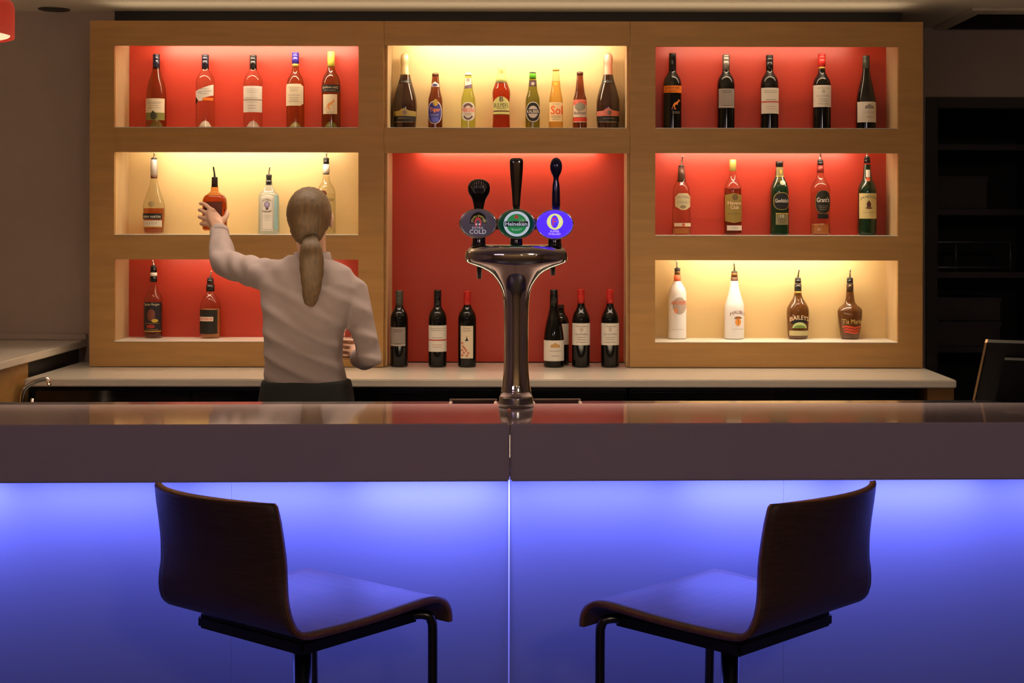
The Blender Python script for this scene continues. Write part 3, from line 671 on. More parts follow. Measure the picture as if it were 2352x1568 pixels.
# ---- upper middle niche
G2 = 'beer and sparkling wine bottles in the upper middle niche'
def champ(cx, lab, foil, band, side):
    t, A = bottle('sparkling_wine_bottle', lab, cx, [(300, 24.5), (285, 25), (262, 26.5), (245, 27), (232, 26.3), (218, 23.5), (205, 20), (192, 16), (180, 12.5), (165, 10), (150, 8.5)], GL['champ'], zb=F1,
        caps=[('foil', [(185, 13), (172, 11.2), (155, 9.7), (148, 9.3), (146, 10.3), (136, 10.6), (131, 10), (127, 9), (123, 6), (122, 2)], foil)], group=G2)
    l = A.poly('label', [(cx-26, 257), (cx-12, 256), (cx-5, 251), (cx+4, 251), (cx+9, 255), (cx+26, 257), (cx+26, 268), (cx-26, 268)], band, .5); A.rect('lower_label', cx-25.5, cx+25.5, 268, 280, NIGHT, .5)
    A.text('CASA DEFRÀ', cx, 273, 26, 3, SIL, .9, l) if side else A.text('PROSECCO', cx, 273, 26, 3, SIL, .9, l)
    A.rect('silver_line', cx-25.2, cx+25.2, 281, 282, SIL, .5)
    c = A.rect('neck_label', cx-14, cx+14, 185, 192, NIGHT, .5); A.text('PROSECCO', cx, 188.5, 17, 2.5, SIL, .9, c)
    A.oval('crest', cx+2, 260, 5, 5.5, plain(S(120, 100, 95), .3, .5), .9, l)
champ(930, 'dark sparkling wine bottle with silver and gold foil, leftmost in the beer niche', CAPM('foil_silver_gold', S(225, 205, 150), .35, .35), plain(S(160, 140, 80), .4, .3), 0)
champ(1396, 'dark sparkling wine bottle with pink foil, rightmost in the beer niche', CAPM('foil_pink', S(235, 165, 140), .4, .25), plain(S(200, 115, 100), .4, .2), 1)
beer = lambda nk: [(300, 16.5), (270, 16.6), (236, 16.5), (226, 15.8), (217, 13), (208, 10.6), (196, 9.6), (186, nk+.8), (176, nk), (170, nk-.4)]
t, A = bottle('beer_bottle', 'brown beer bottle with an oval blue label, next to the leftmost sparkling wine', 999.5, beer(7.6), GL['brown'], zb=F1, caps=[('crown_cap', [(175, 8.2), (170, 7.6), (168, 5)], CAPM('crown_brown', S(90, 50, 25)))], group=G2)
c = A.poly('neck_label', [(991, 200), (990.5, 194), (999, 188), (1008, 194), (1008.5, 200)], PAPER, .5); A.oval('neck_print', 999.5, 196, 6, 3, plain(S(70, 55, 100)), .9, c)
l = A.oval('label', 999, 259, 15.8, 26, PAPER, .5, ex=2.6); A.oval('blue_field', 999, 259.5, 14.6, 24, plain(S(40, 38, 110)), .8, l, ex=2.6); A.oval('tiger_disc', 1001, 237, 6, 8, plain(S(170, 140, 60)), 1.0, l)
A.text('Tiger', 999.5, 254, 25, 12, plain(S(240, 140, 50)), 1.2, l, .03); A.lines(989, 1009, (264, 267), plain(S(140, 145, 200)), 1.2, l, 1.3); A.rect('lower_field', 991, 1008, 270, 281, plain(S(75, 80, 165)), 1.1, l)
t, A = bottle('beer_bottle', 'pale green beer bottle with an oval white label and red lettering', 1075, beer(7.6), GL['beergreen'], zb=F1, caps=[('crown_cap', [(174, 8.2), (169, 8), (167, 5)], CAPM('crown_white', S(215, 215, 190), .4, 0))], group=G2)
c = A.poly('neck_label', [(1067.5, 205), (1068, 180), (1082, 180), (1083.5, 203)], PAPER, .5); A.poly('neck_stripe', [(1067, 205), (1067.3, 198), (1083, 194), (1083.6, 203)], plain(S(100, 80, 95)), .9, c); A.oval('neck_seal', 1075, 184, 4, 4.5, PALE, .9, c)
l = A.oval('label', 1075.5, 257, 15.2, 21.5, PAPER, .5, ex=3); A.oval('arch_print', 1075.5, 253, 12.5, 15, plain(S(95, 70, 70)), .8, l, a0=25, a1=155, inner=.62); A.oval('lower_arch_print', 1075.5, 260, 12.5, 16, plain(S(75, 60, 70)), .8, l, a0=210, a1=330, inner=.75)
A.text('PERONI', 1075.5, 254, 27, 9, plain(S(225, 90, 60)), 1.1, l, .02); A.lines(1067, 1084, (262, 265), PALE, 1.1, l)
t, A = bottle('cider_bottle', 'red amber cider bottle with a pale green label, in the middle of the beer row', 1151, [(300, 20.5), (275, 19.5), (250, 18.8), (235, 19), (222, 20.2), (213, 20.6), (205, 19.2), (198, 16.2), (190, 13.5), (180, 10.5), (170, 8.6), (158, 7.8)], GL['cider'], zb=F1, caps=[('foil_cap', [(190.5, 13.8), (180, 10.9), (170, 9), (163, 8.6), (156, 8.4), (153.5, 7)], plain(S(205, 205, 120)))], group=G2)
A.text('ORIGINAL', 1151, 190, 22, 3.5, INK, 1.2, t); A.oval('neck_crest', 1151, 165, 4.5, 4.5, plain(S(150, 145, 80)), 1.4, t)
l = A.poly('label', [(1132.6, 264), (1132.6, 236), (1137, 229), (1144, 224), (1151, 222.5), (1158, 224), (1165, 229), (1169.6, 236), (1169.6, 264)], plain(S(205, 200, 125)), .5)
A.text('B', 1152, 229, 9, 11, INK, 1.0, l, .02); A.text('BULMERS', 1151, 243, 33, 10, INK, 1.0, l, .04); A.lines(1141, 1162, (250.5,), INK, 1.0, l); A.rect('label_band', 1133, 1169.3, 255, 257.5, plain(S(70, 30, 20)), .9, l); A.rect('label_band', 1133, 1169.3, 263, 264.5, plain(S(90, 80, 30)), .9, l)
t, A = bottle('beer_bottle', 'moss green beer bottle with a bright green cap and black oval label', 1223, beer(7.6), GL['kaliber'], zb=F1, caps=[('crown_cap', [(181, 7.9), (171, 8.2), (169.5, 8)], plain(S(90, 170, 40))), ('cap_top', [(170, 8), (167.5, 7.8), (166, 6)], CBLK)], group=G2)
c = A.rect('neck_label', 1214.5, 1232, 185, 199, plain(S(50, 25, 35)), .5); A.oval('neck_print', 1223.5, 193, 4, 4, PALE, .9, c)
l = A.oval('label', 1224, 258, 16, 23, PAPER, .5, ex=2.3); A.oval('black_field', 1224, 258, 15, 21.5, NIGHT, .8, l, ex=2.3); A.oval('white_field', 1224, 258, 11.5, 14, plain(S(180, 165, 160)), 1.0, l); A.rect('black_band', 1208.5, 1239.6, 252, 262, NIGHT, 1.15, l); A.text('KALIBER', 1224, 257, 27, 7, PAPER, 1.5, l, .02)
t, A = bottle('beer_bottle', 'clear beer bottle of golden beer with a pale label and red lettering', 1276.5, [(300, 16.7), (268, 16.5), (236, 16.3), (224, 15), (212, 12.3), (198, 10.2), (186, 9.3), (176, 8), (166, 7.3), (162, 7.3)], GL['yellow'], zb=F1, liquid=(187, glass('golden_beer', (.98, .87, .60), .8)), caps=[('crown_cap', [(163, 8), (160, 8), (158, 5)], CAPM('crown_gold', S(190, 150, 80), .3, .5))], group=G2)
l = A.rect('label', 1261, 1292, 236, 280, plain(S(240, 205, 150)), .5); A.text('Sol', 1278, 254, 27, 20, plain(S(225, 80, 35)), .9, l, .04); A.lines(1264, 1288, (268, 271, 275), PALE, .9, l); A.lines(1265, 1285, (240,), PALE, .9, l); A.poly('sun_mark', [(1270, 190), (1282, 190), (1276, 199)], plain(S(240, 170, 60)), .6)
t, A = bottle('beer_bottle', 'brown beer bottle with a white and red label, next to the pink foiled bottle', 1331.5, [(300, 16.3), (270, 16.2), (236, 16), (226, 14.8), (216, 11.5), (203, 9.6), (190, 8.4), (178, 7.3), (171, 7)], GL['brown'], zb=F1, caps=[('crown_cap', [(173, 7.6), (167, 7.8), (165, 5.5)], CAPM('crown_dark_brown', S(70, 40, 22)))], group=G2)
l = A.rect('label', 1316, 1347, 231, 270, plain(S(215, 195, 175)), .5); A.rect('red_line', 1316, 1347, 230, 231.5, plain(S(225, 110, 90)), .8, l); A.rect('upper_red_field', 1316.2, 1346.8, 232, 242, plain(S(205, 100, 85)), .7, l); A.oval('crest_print', 1331.5, 246, 12, 9, plain(S(120, 115, 100)), 1.0, l); A.text('Budweiser', 1331.5, 260, 27, 7, INK, 1.0, l, .01); A.rect('lower_red_band', 1316, 1347, 271, 280, plain(S(185, 55, 40)), .5); A.rect('lower_line', 1316, 1347, 280.3, 281.5, PAPER, .6)
# ---- upper right niche
G3 = 'red wine bottles in the upper right niche'
bord = lambda hw, dyy=0, b=300: [(b, hw), (b-30, hw), (200+dyy, hw), (190+dyy, hw*.98), (180+dyy, hw*.86), (172+dyy, hw*.60), (165+dyy, 8.4), (155+dyy, 7.8)]
t, A = bottle('wine_bottle', 'dark wine bottle with orange band and orange kangaroo on black label', 1544, bord(21), GL['dark'], zb=F1, caps=[('foil_cap', [(168, 8.6), (125, 8.3), (123.5, 8.4)], CBLK), ('cap_top', [(123.5, 8.6), (121.5, 8)], plain(S(160, 70, 45)))], group=G3)
l = A.rect('label', 1523.5, 1564.5, 198, 214.5, ORG, .5); A.text('[yellow tail]', 1543, 203.5, 30, 6, INK, .9, l); A.text('SHIRAZ', 1543, 210.5, 17, 3, INK, .9, l)
roo(A, 1550, 240, 21, plain(S(225, 130, 50)), t, .6); A.lines(1541, 1560, (258, 261), PALE, .6, t)
t, A = bottle('wine_bottle', 'dark wine bottle with a grey cap and silver grey label in the red niche', 1667, bord(20), GL['dark'], zb=F1, caps=screwcap(162, 126, 8.6, CGRY), group=G3, punt=None)
l = A.rect('label', 1649, 1685, 205, 249, GREY, .5); A.lines(1656, 1678, (210, 214, 244), INK, .9, l); A.rect('label_line', 1649, 1685, 246, 247, PAPER, .8, l)
t, A = bottle('wine_bottle', 'dark wine bottle, black cap, white label with red stripe, in the red niche', 1767, bord(20.5), GL['dark'], zb=F1, caps=screwcap(165, 127, 8.4, CBLK), group=G3)
def stripe_label(A, x0, x1, y0, y1, yr):
    l = A.rect('label', x0, x1, y0, y1, PAPER, .5); A.rect('red_stripe', x0, x1, yr, yr+2.6, plain(S(190, 60, 45)), .8, l); A.lines(x0+4, x1-4, (y0+7, y0+11, yr-4), PALE, .9, l); A.lines(x0+9, x1-9, (yr+12, yr+17), plain(S(200, 150, 140)), .9, l)
stripe_label(A, 1747, 1788, 203, 262, 234)
t, A = bottle('wine_bottle', 'dark wine bottle with a bright red cap and white label in the red niche', 1887, bord(20.7, 3), GL['dark'], zb=F1, caps=screwcap(154, 124, 8.4, CRED)+[('neck_ring', [(159, 7.9), (154, 8)], GOLD)], group=G3)
def script_label(A, x0, x1, y0, y1):
    c = (x0+x1)/2; l = A.rect('label', x0, x1, y0, y1, PAPER, .5); A.text('Les Jamelles', c, y0+25, (x1-x0)*.72, 6, GREY, .9, l); A.lines(x0+7, x1-7, (y0+7, y0+32, y0+37, y0+43), PALE, .9, l); A.oval('crest', c, y0+14, 4, 5, plain(S(190, 180, 165)), .9, l)
script_label(A, 1866.5, 1908, 197, 247)
burg = lambda hw, d=0, b=300: [(b, hw), (b-35, hw), (240+d, hw*.99), (225+d, hw*.93), (208+d, hw*.80), (192+d, hw*.63), (178+d, hw*.48), (165+d, hw*.38), (152+d, 7.4)]
t, A = bottle('wine_bottle', 'slope-shouldered dark wine bottle with low white label, rightmost in the red niche', 1988.5, burg(22.5), GL['dark'], zb=F1, caps=[('foil_cap', [(158, 8.6), (140, 8.3), (137, 7.6), (135, 8.2), (129, 8.2), (128, 6.5)], CGRN)], group=G3)
def mansion_label(A, x0, x1, y0, y1, cm=GREY):
    l = A.rect('label', x0, x1, y0, y1, PAPER, .5); c = (x0+x1)/2+3; A.poly('mansion_emblem', [(c-11, y0+16), (c-10, y0+10), (c-5, y0+8), (c, y0+5), (c+5, y0+8), (c+10, y0+10), (c+11, y0+16)], cm, .9, l)
    A.text('Coteaux du Languedoc', c, y0+24, (x1-x0)*.6, 4, GREY, .9, l); A.lines(c-9, c+9, (y0+35,), GREY, .9, l)
mansion_label(A, 1967, 2011, 235, 282)
# ---- middle left niche (yellow)
G4 = 'spirit bottles in the yellow left niche'
t, A = bottle('spirit_bottle', 'clear bell-shaped cognac bottle with amber bottom, leftmost in its yellow niche', 353.5, [(540, 22), (525, 23), (500, 25), (480, 25.3), (470, 24.5), (455, 20), (440, 14.5), (428, 10.5), (415, 8), (408, 7)], GL['clear'], zb=F2, liquid=(478.5, LQ['whisky']), dy=.8,
    caps=[('neck_sleeve', [(410, 7.6), (403, 7.8)], plain(S(80, 45, 30))), ('neck_label', [(402.8, 7.9), (368, 7.8), (366.5, 7)], plain(S(190, 185, 180), .3, .3))], group=G4, pour=(355, 350, 365))
l = A.rect('upper_label', 330.5, 375, 490, 503, NIGHT, .5); A.text('RÉMY MARTIN', 353, 497, 38, 6.5, PAPER, .9, l, .02); l = A.rect('lower_label', 331, 374.5, 506, 520, plain(S(205, 195, 180)), .5); A.text('V.S.O.P', 353, 512, 26, 6, GREY, .9, l); A.rect('gold_line', 331, 374.3, 520.5, 522, GOLD, .5); A.oval('centaur_seal', 353, 468.5, 7.5, 6.5, plain(S(170, 150, 110), .3, .5), .6)
t, A = bottle('gin_bottle', 'square pale blue gin bottle with a tall white label', 617.5, [(540, 23), (520, 22.5), (460, 22.3), (449, 22), (445, 20), (440, 14.5), (433, 10.5), (427, 7.5), (420, 6.5)], GL['clear2'], zb=F2, ex=5, dy=.75,
    caps=[('black_collar', [(425, 7.2), (416, 7.2), (415, 6), (412, 6.2), (405, 6.2), (404, 5.5)], CBLK)], group=G4, pour=(620, 382, 403), it=1)
l = A.poly('label', [(603, 530), (603, 452), (609, 448), (617, 446.5), (625, 448), (630.5, 452), (630.5, 530)], PAPER, .5); A.rect('blue_stripe', 633, 640.5, 449, 528, glass('blue_print', (.45, .72, .80), .8, body=.5), .5)
vio = plain(S(120, 105, 140)); A.text('BOMBAY', 616.5, 460, 20, 5, INK, .9, l, .02, sag=3); A.text('SAPPHIRE', 616.5, 485, 20, 4.5, INK, .9, l, .02, sag=-3); A.oval('medallion', 616.5, 470, 6.5, 7.5, vio, .9, l); A.oval('medallion_core', 616.5, 469, 4, 5, plain(S(170, 160, 195)), 1.1, l); A.oval('medallion_base', 616.5, 479, 3, 3, INK, .9, l)
A.lines(608, 625, (493, 497, 501, 505), plain(S(190, 185, 185)), .9, l)
for x0, x1, y0, y1 in ((604.5, 605.3, 455, 527), (628.5, 629.3, 455, 527), (604.5, 629.3, 526.5, 527.3)): A.rect('label_border', x0, x1, y0, y1, vio, .9, l)
t, A = bottle('rum_bottle', 'clear white rum bottle partly hidden behind the bartender head', 749, [(540, 21.5), (500, 21.5), (450, 21.5), (438, 20.5), (430, 17.5), (422, 12), (414, 8), (404, 7)], GL['clear'], zb=F2, liquid=(445, glass('white_rum', (.97, .97, .95), .9)),
    caps=[('dark_ring', [(401, 7.4), (398.5, 7.4)], CBLK), ('white_cap_band', [(398.5, 7.6), (377.5, 7.4)], PAPER), ('black_cap', [(377.5, 6.8), (366, 6.6)], CBLK)], group=G4, pour=(750, 350, 365))
A.oval('round_seal', 746, 445.5, 7.5, 8, plain(S(90, 40, 25)), .6); A.text('BACARDI', 749, 459, 36, 7, INK, .6, None, .01); A.lines(735, 766, (478, 510, 514), PALE, .6)
# ---- lower left niche (red)
G5 = 'spirit bottles in the lower left niche'
t, A = bottle('rum_bottle', 'rum bottle with a dark picture label, leftmost in the lower left niche', 353, [(780, 20.5), (760, 21), (700, 21), (690, 20.5), (682, 18.5), (672, 13.5), (662, 9), (652, 7.3)], GL['clear'], zb=F3, liquid=(700, LQ['rum']),
    caps=[('neck_label', [(648, 8), (634, 7.8)], CBLK), ('white_ring', [(634, 7.9), (626, 7.9)], PAPER), ('black_cap', [(626, 7.6), (613, 6.5)], CBLK)], group=G5, pour=(351, 597, 612))
l = A.rect('label', 332.6, 373, 693, 761, plain(S(28, 22, 32)), .5); A.text('Captain Morgan', 352, 698.5, 36, 7, plain(S(215, 205, 170)), .9, l, .02)
A.oval('picture_disc', 353, 722, 9, 14, plain(S(105, 55, 40)), .9, l); A.oval('picture_gold', 361, 735, 7, 4, plain(S(190, 165, 60)), 1.1, l); A.oval('picture_red', 352, 748, 10, 4, plain(S(150, 45, 35)), 1.0, l); A.lines(338, 370, (741, 755), plain(S(150, 130, 60)), 1.0, l); A.rect('gold_edge', 332.8, 372.8, 758, 760.5, GOLD, .8, l)
t, A = bottle('liqueur_bottle', 'amber liqueur bottle with black label and small white strip, in the lower left niche', 483.5, [(780, 23), (765, 23.5), (710, 23.2), (700, 22.5), (690, 19.5), (681, 15), (674, 10), (666, 8)], GL['clear'], zb=F3, liquid=(709, LQ['pale']),
    caps=[('black_collar', [(669, 9.6), (653, 9.4)], CBLK), ('upper_collar', [(652, 8), (641, 7.4)], CBLK)], group=G5, pour=(486, 622, 640))
l = A.rect('label', 460.5, 503, 710, 765, plain(S(26, 24, 16)), .5); s_ = A.rect('name_strip', 461.5, 495, 726, 736, plain(S(225, 200, 180)), .8, l); A.text('DRAMBUIE', 478, 731, 30, 5, RED_, 1.1, l, .02)
# ---- middle right niche (red)
G6 = 'spirit bottles in the middle right niche'
t, A = bottle('liqueur_bottle', 'nearly empty clear liqueur bottle with octagonal cream label, leftmost in its niche', 1565, [(545, 21.5), (530, 21.5), (450, 19.5), (438, 19), (428, 17), (420, 12), (414, 9.5), (400, 8), (388, 6.8)], GL['clear'], zb=F2, liquid=(524, LQ['pale']),
    caps=[('neck_sleeve', [(418, 9.5), (400, 8.3), (384, 7)], plain(S(70, 45, 35), .4, .3))], group=G6, pour=(1568, 357, 382))
l = A.poly('label', [(1549.5, 452), (1557, 444), (1578, 444), (1585.5, 452), (1585.5, 474), (1574, 482), (1562, 482), (1549.5, 474)], plain(S(200, 190, 150)), .5); A.text('SOUTHERN', 1567, 453, 29, 6, GREY, .9, l, .02, sag=2); A.text('COMFORT', 1567, 465, 27, 6.5, GREY, .9, l, .02); A.oval('label_seal', 1567, 475, 7, 4, plain(S(130, 115, 85)), .9, l)
l = A.rect('base_label', 1547.5, 1586, 512, 520, plain(S(225, 210, 180)), .5); A.oval('base_seal', 1568, 516, 3.5, 3.5, plain(S(200, 90, 60)), .9, l)
t, A = bottle('rum_bottle', 'gold rum bottle with a gold cap and a green-gold label', 1683, [(545, 20.5), (530, 20.5), (440, 20.3), (430, 19.5), (421, 16), (413, 11), (405, 8), (396, 7.3)], GL['clear'], zb=F2, liquid=(432, LQ['rum']),
    caps=[('gold_cap', [(393.5, 8), (368, 7.9), (366.5, 7)], plain(S(200, 185, 100), .35, .4))], group=G6, punt=None)
l = A.poly('label', [(1664, 508), (1664, 448), (1672, 446), (1683, 443.5), (1694, 446), (1702.5, 448), (1702.5, 508), (1683, 512)], plain(S(140, 120, 60), .4, .3), .5); A.oval('medallion', 1686, 453, 7, 7, plain(S(90, 70, 40)), .9, l); A.text('Havana', 1685, 466, 31, 7.5, plain(S(235, 200, 180)), .9, l, .03); A.text('Club', 1685, 476, 19, 8, plain(S(235, 200, 180)), .9, l, .03); A.text('AÑEJO ESPECIAL', 1684, 491, 30, 3.5, INK, .9, l)
l = A.rect('base_label', 1668, 1703, 517.5, 529, PAPER, .5); A.text('CUBA', 1686, 523, 16, 4, GREY, .9, l)
t, A = bottle('whisky_bottle', 'dark green whisky bottle with a black cap and black oval label', 1790, [(545, 21.8), (530, 21.5), (440, 21), (430, 20), (420, 16.5), (412, 13), (404, 9.6), (390, 8.3), (382, 7.8)], GL['darkgreen'], zb=F2, ex=2.6,
    caps=[('screw_cap', [(383, 9), (372, 8.8), (370.5, 8)], CBLK)], group=G6)
c = A.rect('neck_label', 1782, 1798.5, 384, 403, plain(S(105, 95, 60), .4, .3), .5); A.oval('neck_emblem', 1792, 394, 3, 5, GOLD, .9, c); A.rect('neck_line', 1780.5, 1799.5, 404, 405.5, GOLD, .5)
A.oval('silver_seal', 1795, 420, 6.5, 5.5, plain(S(160, 160, 140), .3, .3), .6)
l = A.oval('label', 1792, 462, 18.6, 20.5, plain(S(150, 130, 80), .35, .5), .5, ex=2.6); A.oval('black_field', 1792, 462, 17, 18.5, NIGHT, .8, l, ex=2.6); A.text('Glenfiddich', 1792.5, 461, 31, 8.5, PAPER, 1.2, l, .02)
l = A.rect('lower_label', 1778.5, 1808, 489, 516, plain(S(110, 105, 75), .4, .2), .5); A.rect('label_line', 1778.5, 1808, 489, 491, GOLD, .8, l); A.text('12', 1793, 496, 8, 6, PAPER, .9, l); A.lines(1783, 1803, (503, 507, 511), INK, .9, l)
t, A = bottle('whisky_bottle', 'whisky bottle with black oval label and amber base, fourth in the middle right niche', 1884, [(545, 22), (532, 22.3), (520, 21.5), (440, 22), (431, 21.5), (424, 19), (416, 13.5), (408, 9), (400, 7.8), (395, 7.5)], GL['clear'], zb=F2, liquid=(514, LQ['pale']), ex=2.5,
    caps=[('red_collar', [(397, 8), (380, 7.6)], plain(S(110, 35, 30), .4, .2)), ('black_cap', [(379.5, 7.4), (371, 6.8)], CBLK)], group=G6, pour=(1884, 350, 369))
l = A.oval('label', 1887, 464, 18, 27, plain(S(120, 100, 60), .35, .5), .5, ex=2.7); A.oval('black_field', 1887, 464, 16.8, 25.5, plain(S(38, 20, 14)), .8, l, ex=2.7); A.text("Grant's", 1886.5, 459, 29, 11, PAPER, 1.2, l, .04); A.lines(1876, 1897, (473, 477, 481), PALE, 1.1, l); A.rect('lower_label', 1874.5, 1899.5, 491, 502, NIGHT, .5)
t, A = bottle('whisky_bottle', 'dark green whiskey bottle with a large cream label, rightmost in its niche', 1991.5, [(545, 21), (530, 21.3), (440, 21), (430, 20), (421, 16), (413, 11.5), (402, 9.5), (388, 8.3), (378, 7.6)], GL['darkgreen'], zb=F2,
    caps=[('black_cap', [(375, 7.6), (364, 7)], CBLK)], group=G6, pour=(1991, 350, 362))
c = A.rect('neck_label', 1987, 1996.5, 390, 407, PAPER, .5); A.oval('red_seal', 1991.5, 412, 5, 5, plain(S(200, 90, 60)), .6)
l = A.rect('label', 1971.5, 2012, 444, 502, plain(S(215, 200, 140)), .5); A.text('JAMESON', 1991.5, 455, 37, 8, INK, .9, l, .03, sag=4); A.poly('crest', [(1987, 477), (1986, 467), (1991, 460), (1996, 467), (1995, 477)], plain(S(70, 35, 25)), .9, l); A.oval('crest_ribbon', 1991.5, 476, 8.5, 4, plain(S(70, 35, 25)), .9, l, a0=190, a1=350, inner=.5); A.text('IRISH WHISKEY', 1991.5, 488, 26, 3, GREY, .9, l)
# ---- lower right niche (yellow)
G7 = 'liqueur bottles in the lower right niche'
t, A = bottle('liqueur_bottle', 'slim frosted white liqueur bottle with a grey disc and orange lettering', 1556, [(785, 21), (765, 21.2), (762, 20.6), (690, 21), (674, 20.5), (665, 18.5), (657, 14.5), (650, 10), (644, 7.5)], GL['white'], zb=F3,
    caps=[('orange_collar', [(646, 8.2), (632, 7.8)], plain(S(225, 105, 70))), ('dark_cap', [(631, 6.8), (620, 6.2)], plain(S(100, 65, 30), .3, .4))], group=G7, pour=(1553, 597, 618))
l = A.oval('grey_disc', 1559.5, 701, 16, 19.5, plain(S(170, 155, 145)), .5); A.text('ARCHERS', 1558, 694, 35, 8.5, plain(S(205, 100, 50)), .9, l, .03); A.oval('peach', 1551, 712, 3.5, 6, plain(S(225, 140, 90)), .9, l); A.lines(1543, 1570, (755,), plain(S(200, 195, 190)), .6)
t, A = bottle('liqueur_bottle', 'white coconut rum bottle with arched brown lettering and a palm picture', 1687, [(785, 23), (768, 22.8), (710, 22.6), (700, 22), (690, 19), (678, 15), (664, 11.5), (652, 9.2), (645, 8.5)], GL['white'], zb=F3,
    caps=[('brown_cap', [(650, 8.6), (636, 8.3)], plain(S(75, 45, 22))), ('upper_collar', [(635.5, 7.4), (626, 7)], plain(S(100, 65, 30), .3, .4))], group=G7, pour=(1686, 602, 625))
A.text('MALIBU', 1692, 718, 34, 8, plain(S(105, 60, 40)), .6, None, .02, sag=6); br = plain(S(140, 85, 50)); A.oval('palm_crown', 1693, 730, 9, 5, br, .6, a0=0, a1=180); A.oval('sun', 1693, 738, 7, 8, plain(S(225, 150, 70)), .6); A.rect('palm_trunk', 1692.5, 1694, 730, 744, br, .9); A.lines(1680, 1706, (754,), plain(S(190, 180, 175)), .6)
t, A = bottle('liqueur_bottle', 'brown cream liqueur bottle with green landscape label', 1833, [(785, 22), (765, 23.5), (730, 25.5), (716, 25.8), (707, 24.5), (698, 20), (690, 14.5), (682, 10), (674, 8.2), (660, 7.8)], GL['liqueur'], zb=F3,
    caps=[('neck_sleeve', [(668, 8.4), (652, 8)], CBLK), ('gold_ring', [(674, 8.4), (669, 8.4)], GOLD), ('collar', [(651, 7.6), (641, 7)], CBLK)], group=G7, pour=(1836, 617, 640), dy=.8)
A.text('BAILEYS', 1834, 730, 43, 10, plain(S(235, 200, 160)), .8, None, .04, sag=5); A.oval('black_field', 1834, 741, 19, 15, NIGHT, .5, a0=0, a1=180); l = A.oval('landscape', 1834, 752, 16.5, 13.5, plain(S(190, 205, 140)), .9, a0=0, a1=180); A.oval('green_hill', 1834, 751.5, 13, 6.5, plain(S(95, 125, 50)), 1.2, l, a0=0, a1=180)
A.rect('label_band', 1812, 1856, 758, 769.5, plain(S(190, 180, 130)), .5)
t, A = bottle('liqueur_bottle', 'wide-shouldered dark coffee liqueur bottle, rightmost in the lower right niche', 1952.5, [(785, 20), (770, 22), (735, 27), (717, 28.5), (712, 28), (706, 24), (701, 17), (695, 11.5), (680, 9), (660, 7.8)], GL['liqueur'], zb=F3,
    caps=[('neck_sleeve', [(668, 8.2), (652, 7.8)], plain(S(55, 35, 20), .3, .3)), ('collar', [(651, 7.4), (641, 7)], CBLK)], group=G7, pour=(1953, 617, 640), dy=.72)
A.text('Tia Maria', 1955, 737, 46, 10, plain(S(210, 185, 110)), .8, None, .0)
for k, yy in enumerate((748, 754, 760)): A.poly('red_wave', [(1933+k*2, yy+1), (1941, yy-2), (1952, yy), (1962, yy+2), (1975-k*2, yy-1), (1975-k*2, yy+2), (1962, yy+6), (1950, yy+4), (1940, yy+2), (1933+k*2, yy+4)], plain(S(200, 65, 40)), .6)
# ---- wine bottles standing on the worktop in the tall red recess
G8 = 'red wine bottles standing on the worktop'
YW = 6.06
def bwine(cx, lab, hw, cap, capy, pf=None, Y=YW, zz=BZ-.0015):
    pr = pf or [(850, hw), (820, hw), (737, hw), (727, hw*.97), (718, hw*.84), (710, hw*.58), (703, 8.6), (695, 8)]
    return bottle('wine_bottle', lab, cx, pr, GL['dark'], Y=Y, zb=zz, caps=cap, group=G8)
t, A = bwine(917.5, 'dark wine bottle with dull green cap and grey label, leftmost on the worktop', 20.5, screwcap(702, 667, 8.8, CGRN), 667)
l = A.rect('label', 898.5, 933, 750, 793, GREY, .5); A.lines(905, 927, (756, 760, 788), INK, .9, l); A.rect('label_line', 898.5, 933, 790, 791, PAPER, .8, l)
t, A = bwine(1005.5, 'dark wine bottle with black cap and red-striped white label, second on the worktop', 21, screwcap(707, 666, 8.6, CBLK), 666)
stripe_label(A, 985.5, 1026.5, 746, 806, 778)
t, A = bwine(1073.5, 'dark wine bottle with red cap and tall narrow label, left of the beer tower', 21, screwcap(703, 668, 8.4, CRED), 668)
l = A.rect('label', 1059.5, 1088, 747, 821, CREAM, .5); A.text('Château', 1073, 752, 18, 4, GREY, .9, l); A.text('la Commanderie', 1073, 757.5, 21, 4, GREY, .9, l)
A.poly('tower_emblem', [(1073.5, 768), (1075, 776), (1078, 781), (1069, 781), (1072.5, 776)], NIGHT, .9, l)
for q in ((1062, 786), (1064, 794), (1062, 802), (1066, 808), (1062, 814), (1071, 803), (1076, 809), (1073, 815), (1068, 798)): A.oval('red_flower', q[0]+1, q[1], 2.6, 2.6, plain(S(200, 75, 50)), .9, l, inner=.45, n=10)
t, A = bwine(1288, 'dark wine bottle mostly hidden behind the sloping bottle right of the tower', 19.5, screwcap(705, 700, 8.2, CBLK), 668, pf=[(850, 19.5), (820, 19.5), (745, 19.5), (735, 18.5), (727, 15), (720, 10), (714, 8.2), (706, 8)], Y=6.155)
A.rect('label', 1270, 1306.5, 742, 790, PAPER, .5)
t, A = bwine(1272.5, 'slope-shouldered dark wine bottle with a low cream label, right of the beer tower', 23.5, [('foil_cap', [(700, 9.6), (680, 9.4), (672, 8.6), (670, 9), (666, 9), (665, 7.5)], CBLK)], 665, pf=[(850, 23.5), (820, 23.5), (785, 23.5), (770, 22.5), (752, 20), (736, 16.5), (722, 12.8), (708, 10), (698, 8.8)])
mansion_label(A, 1249.5, 1296, 780, 827, plain(S(190, 150, 90)))
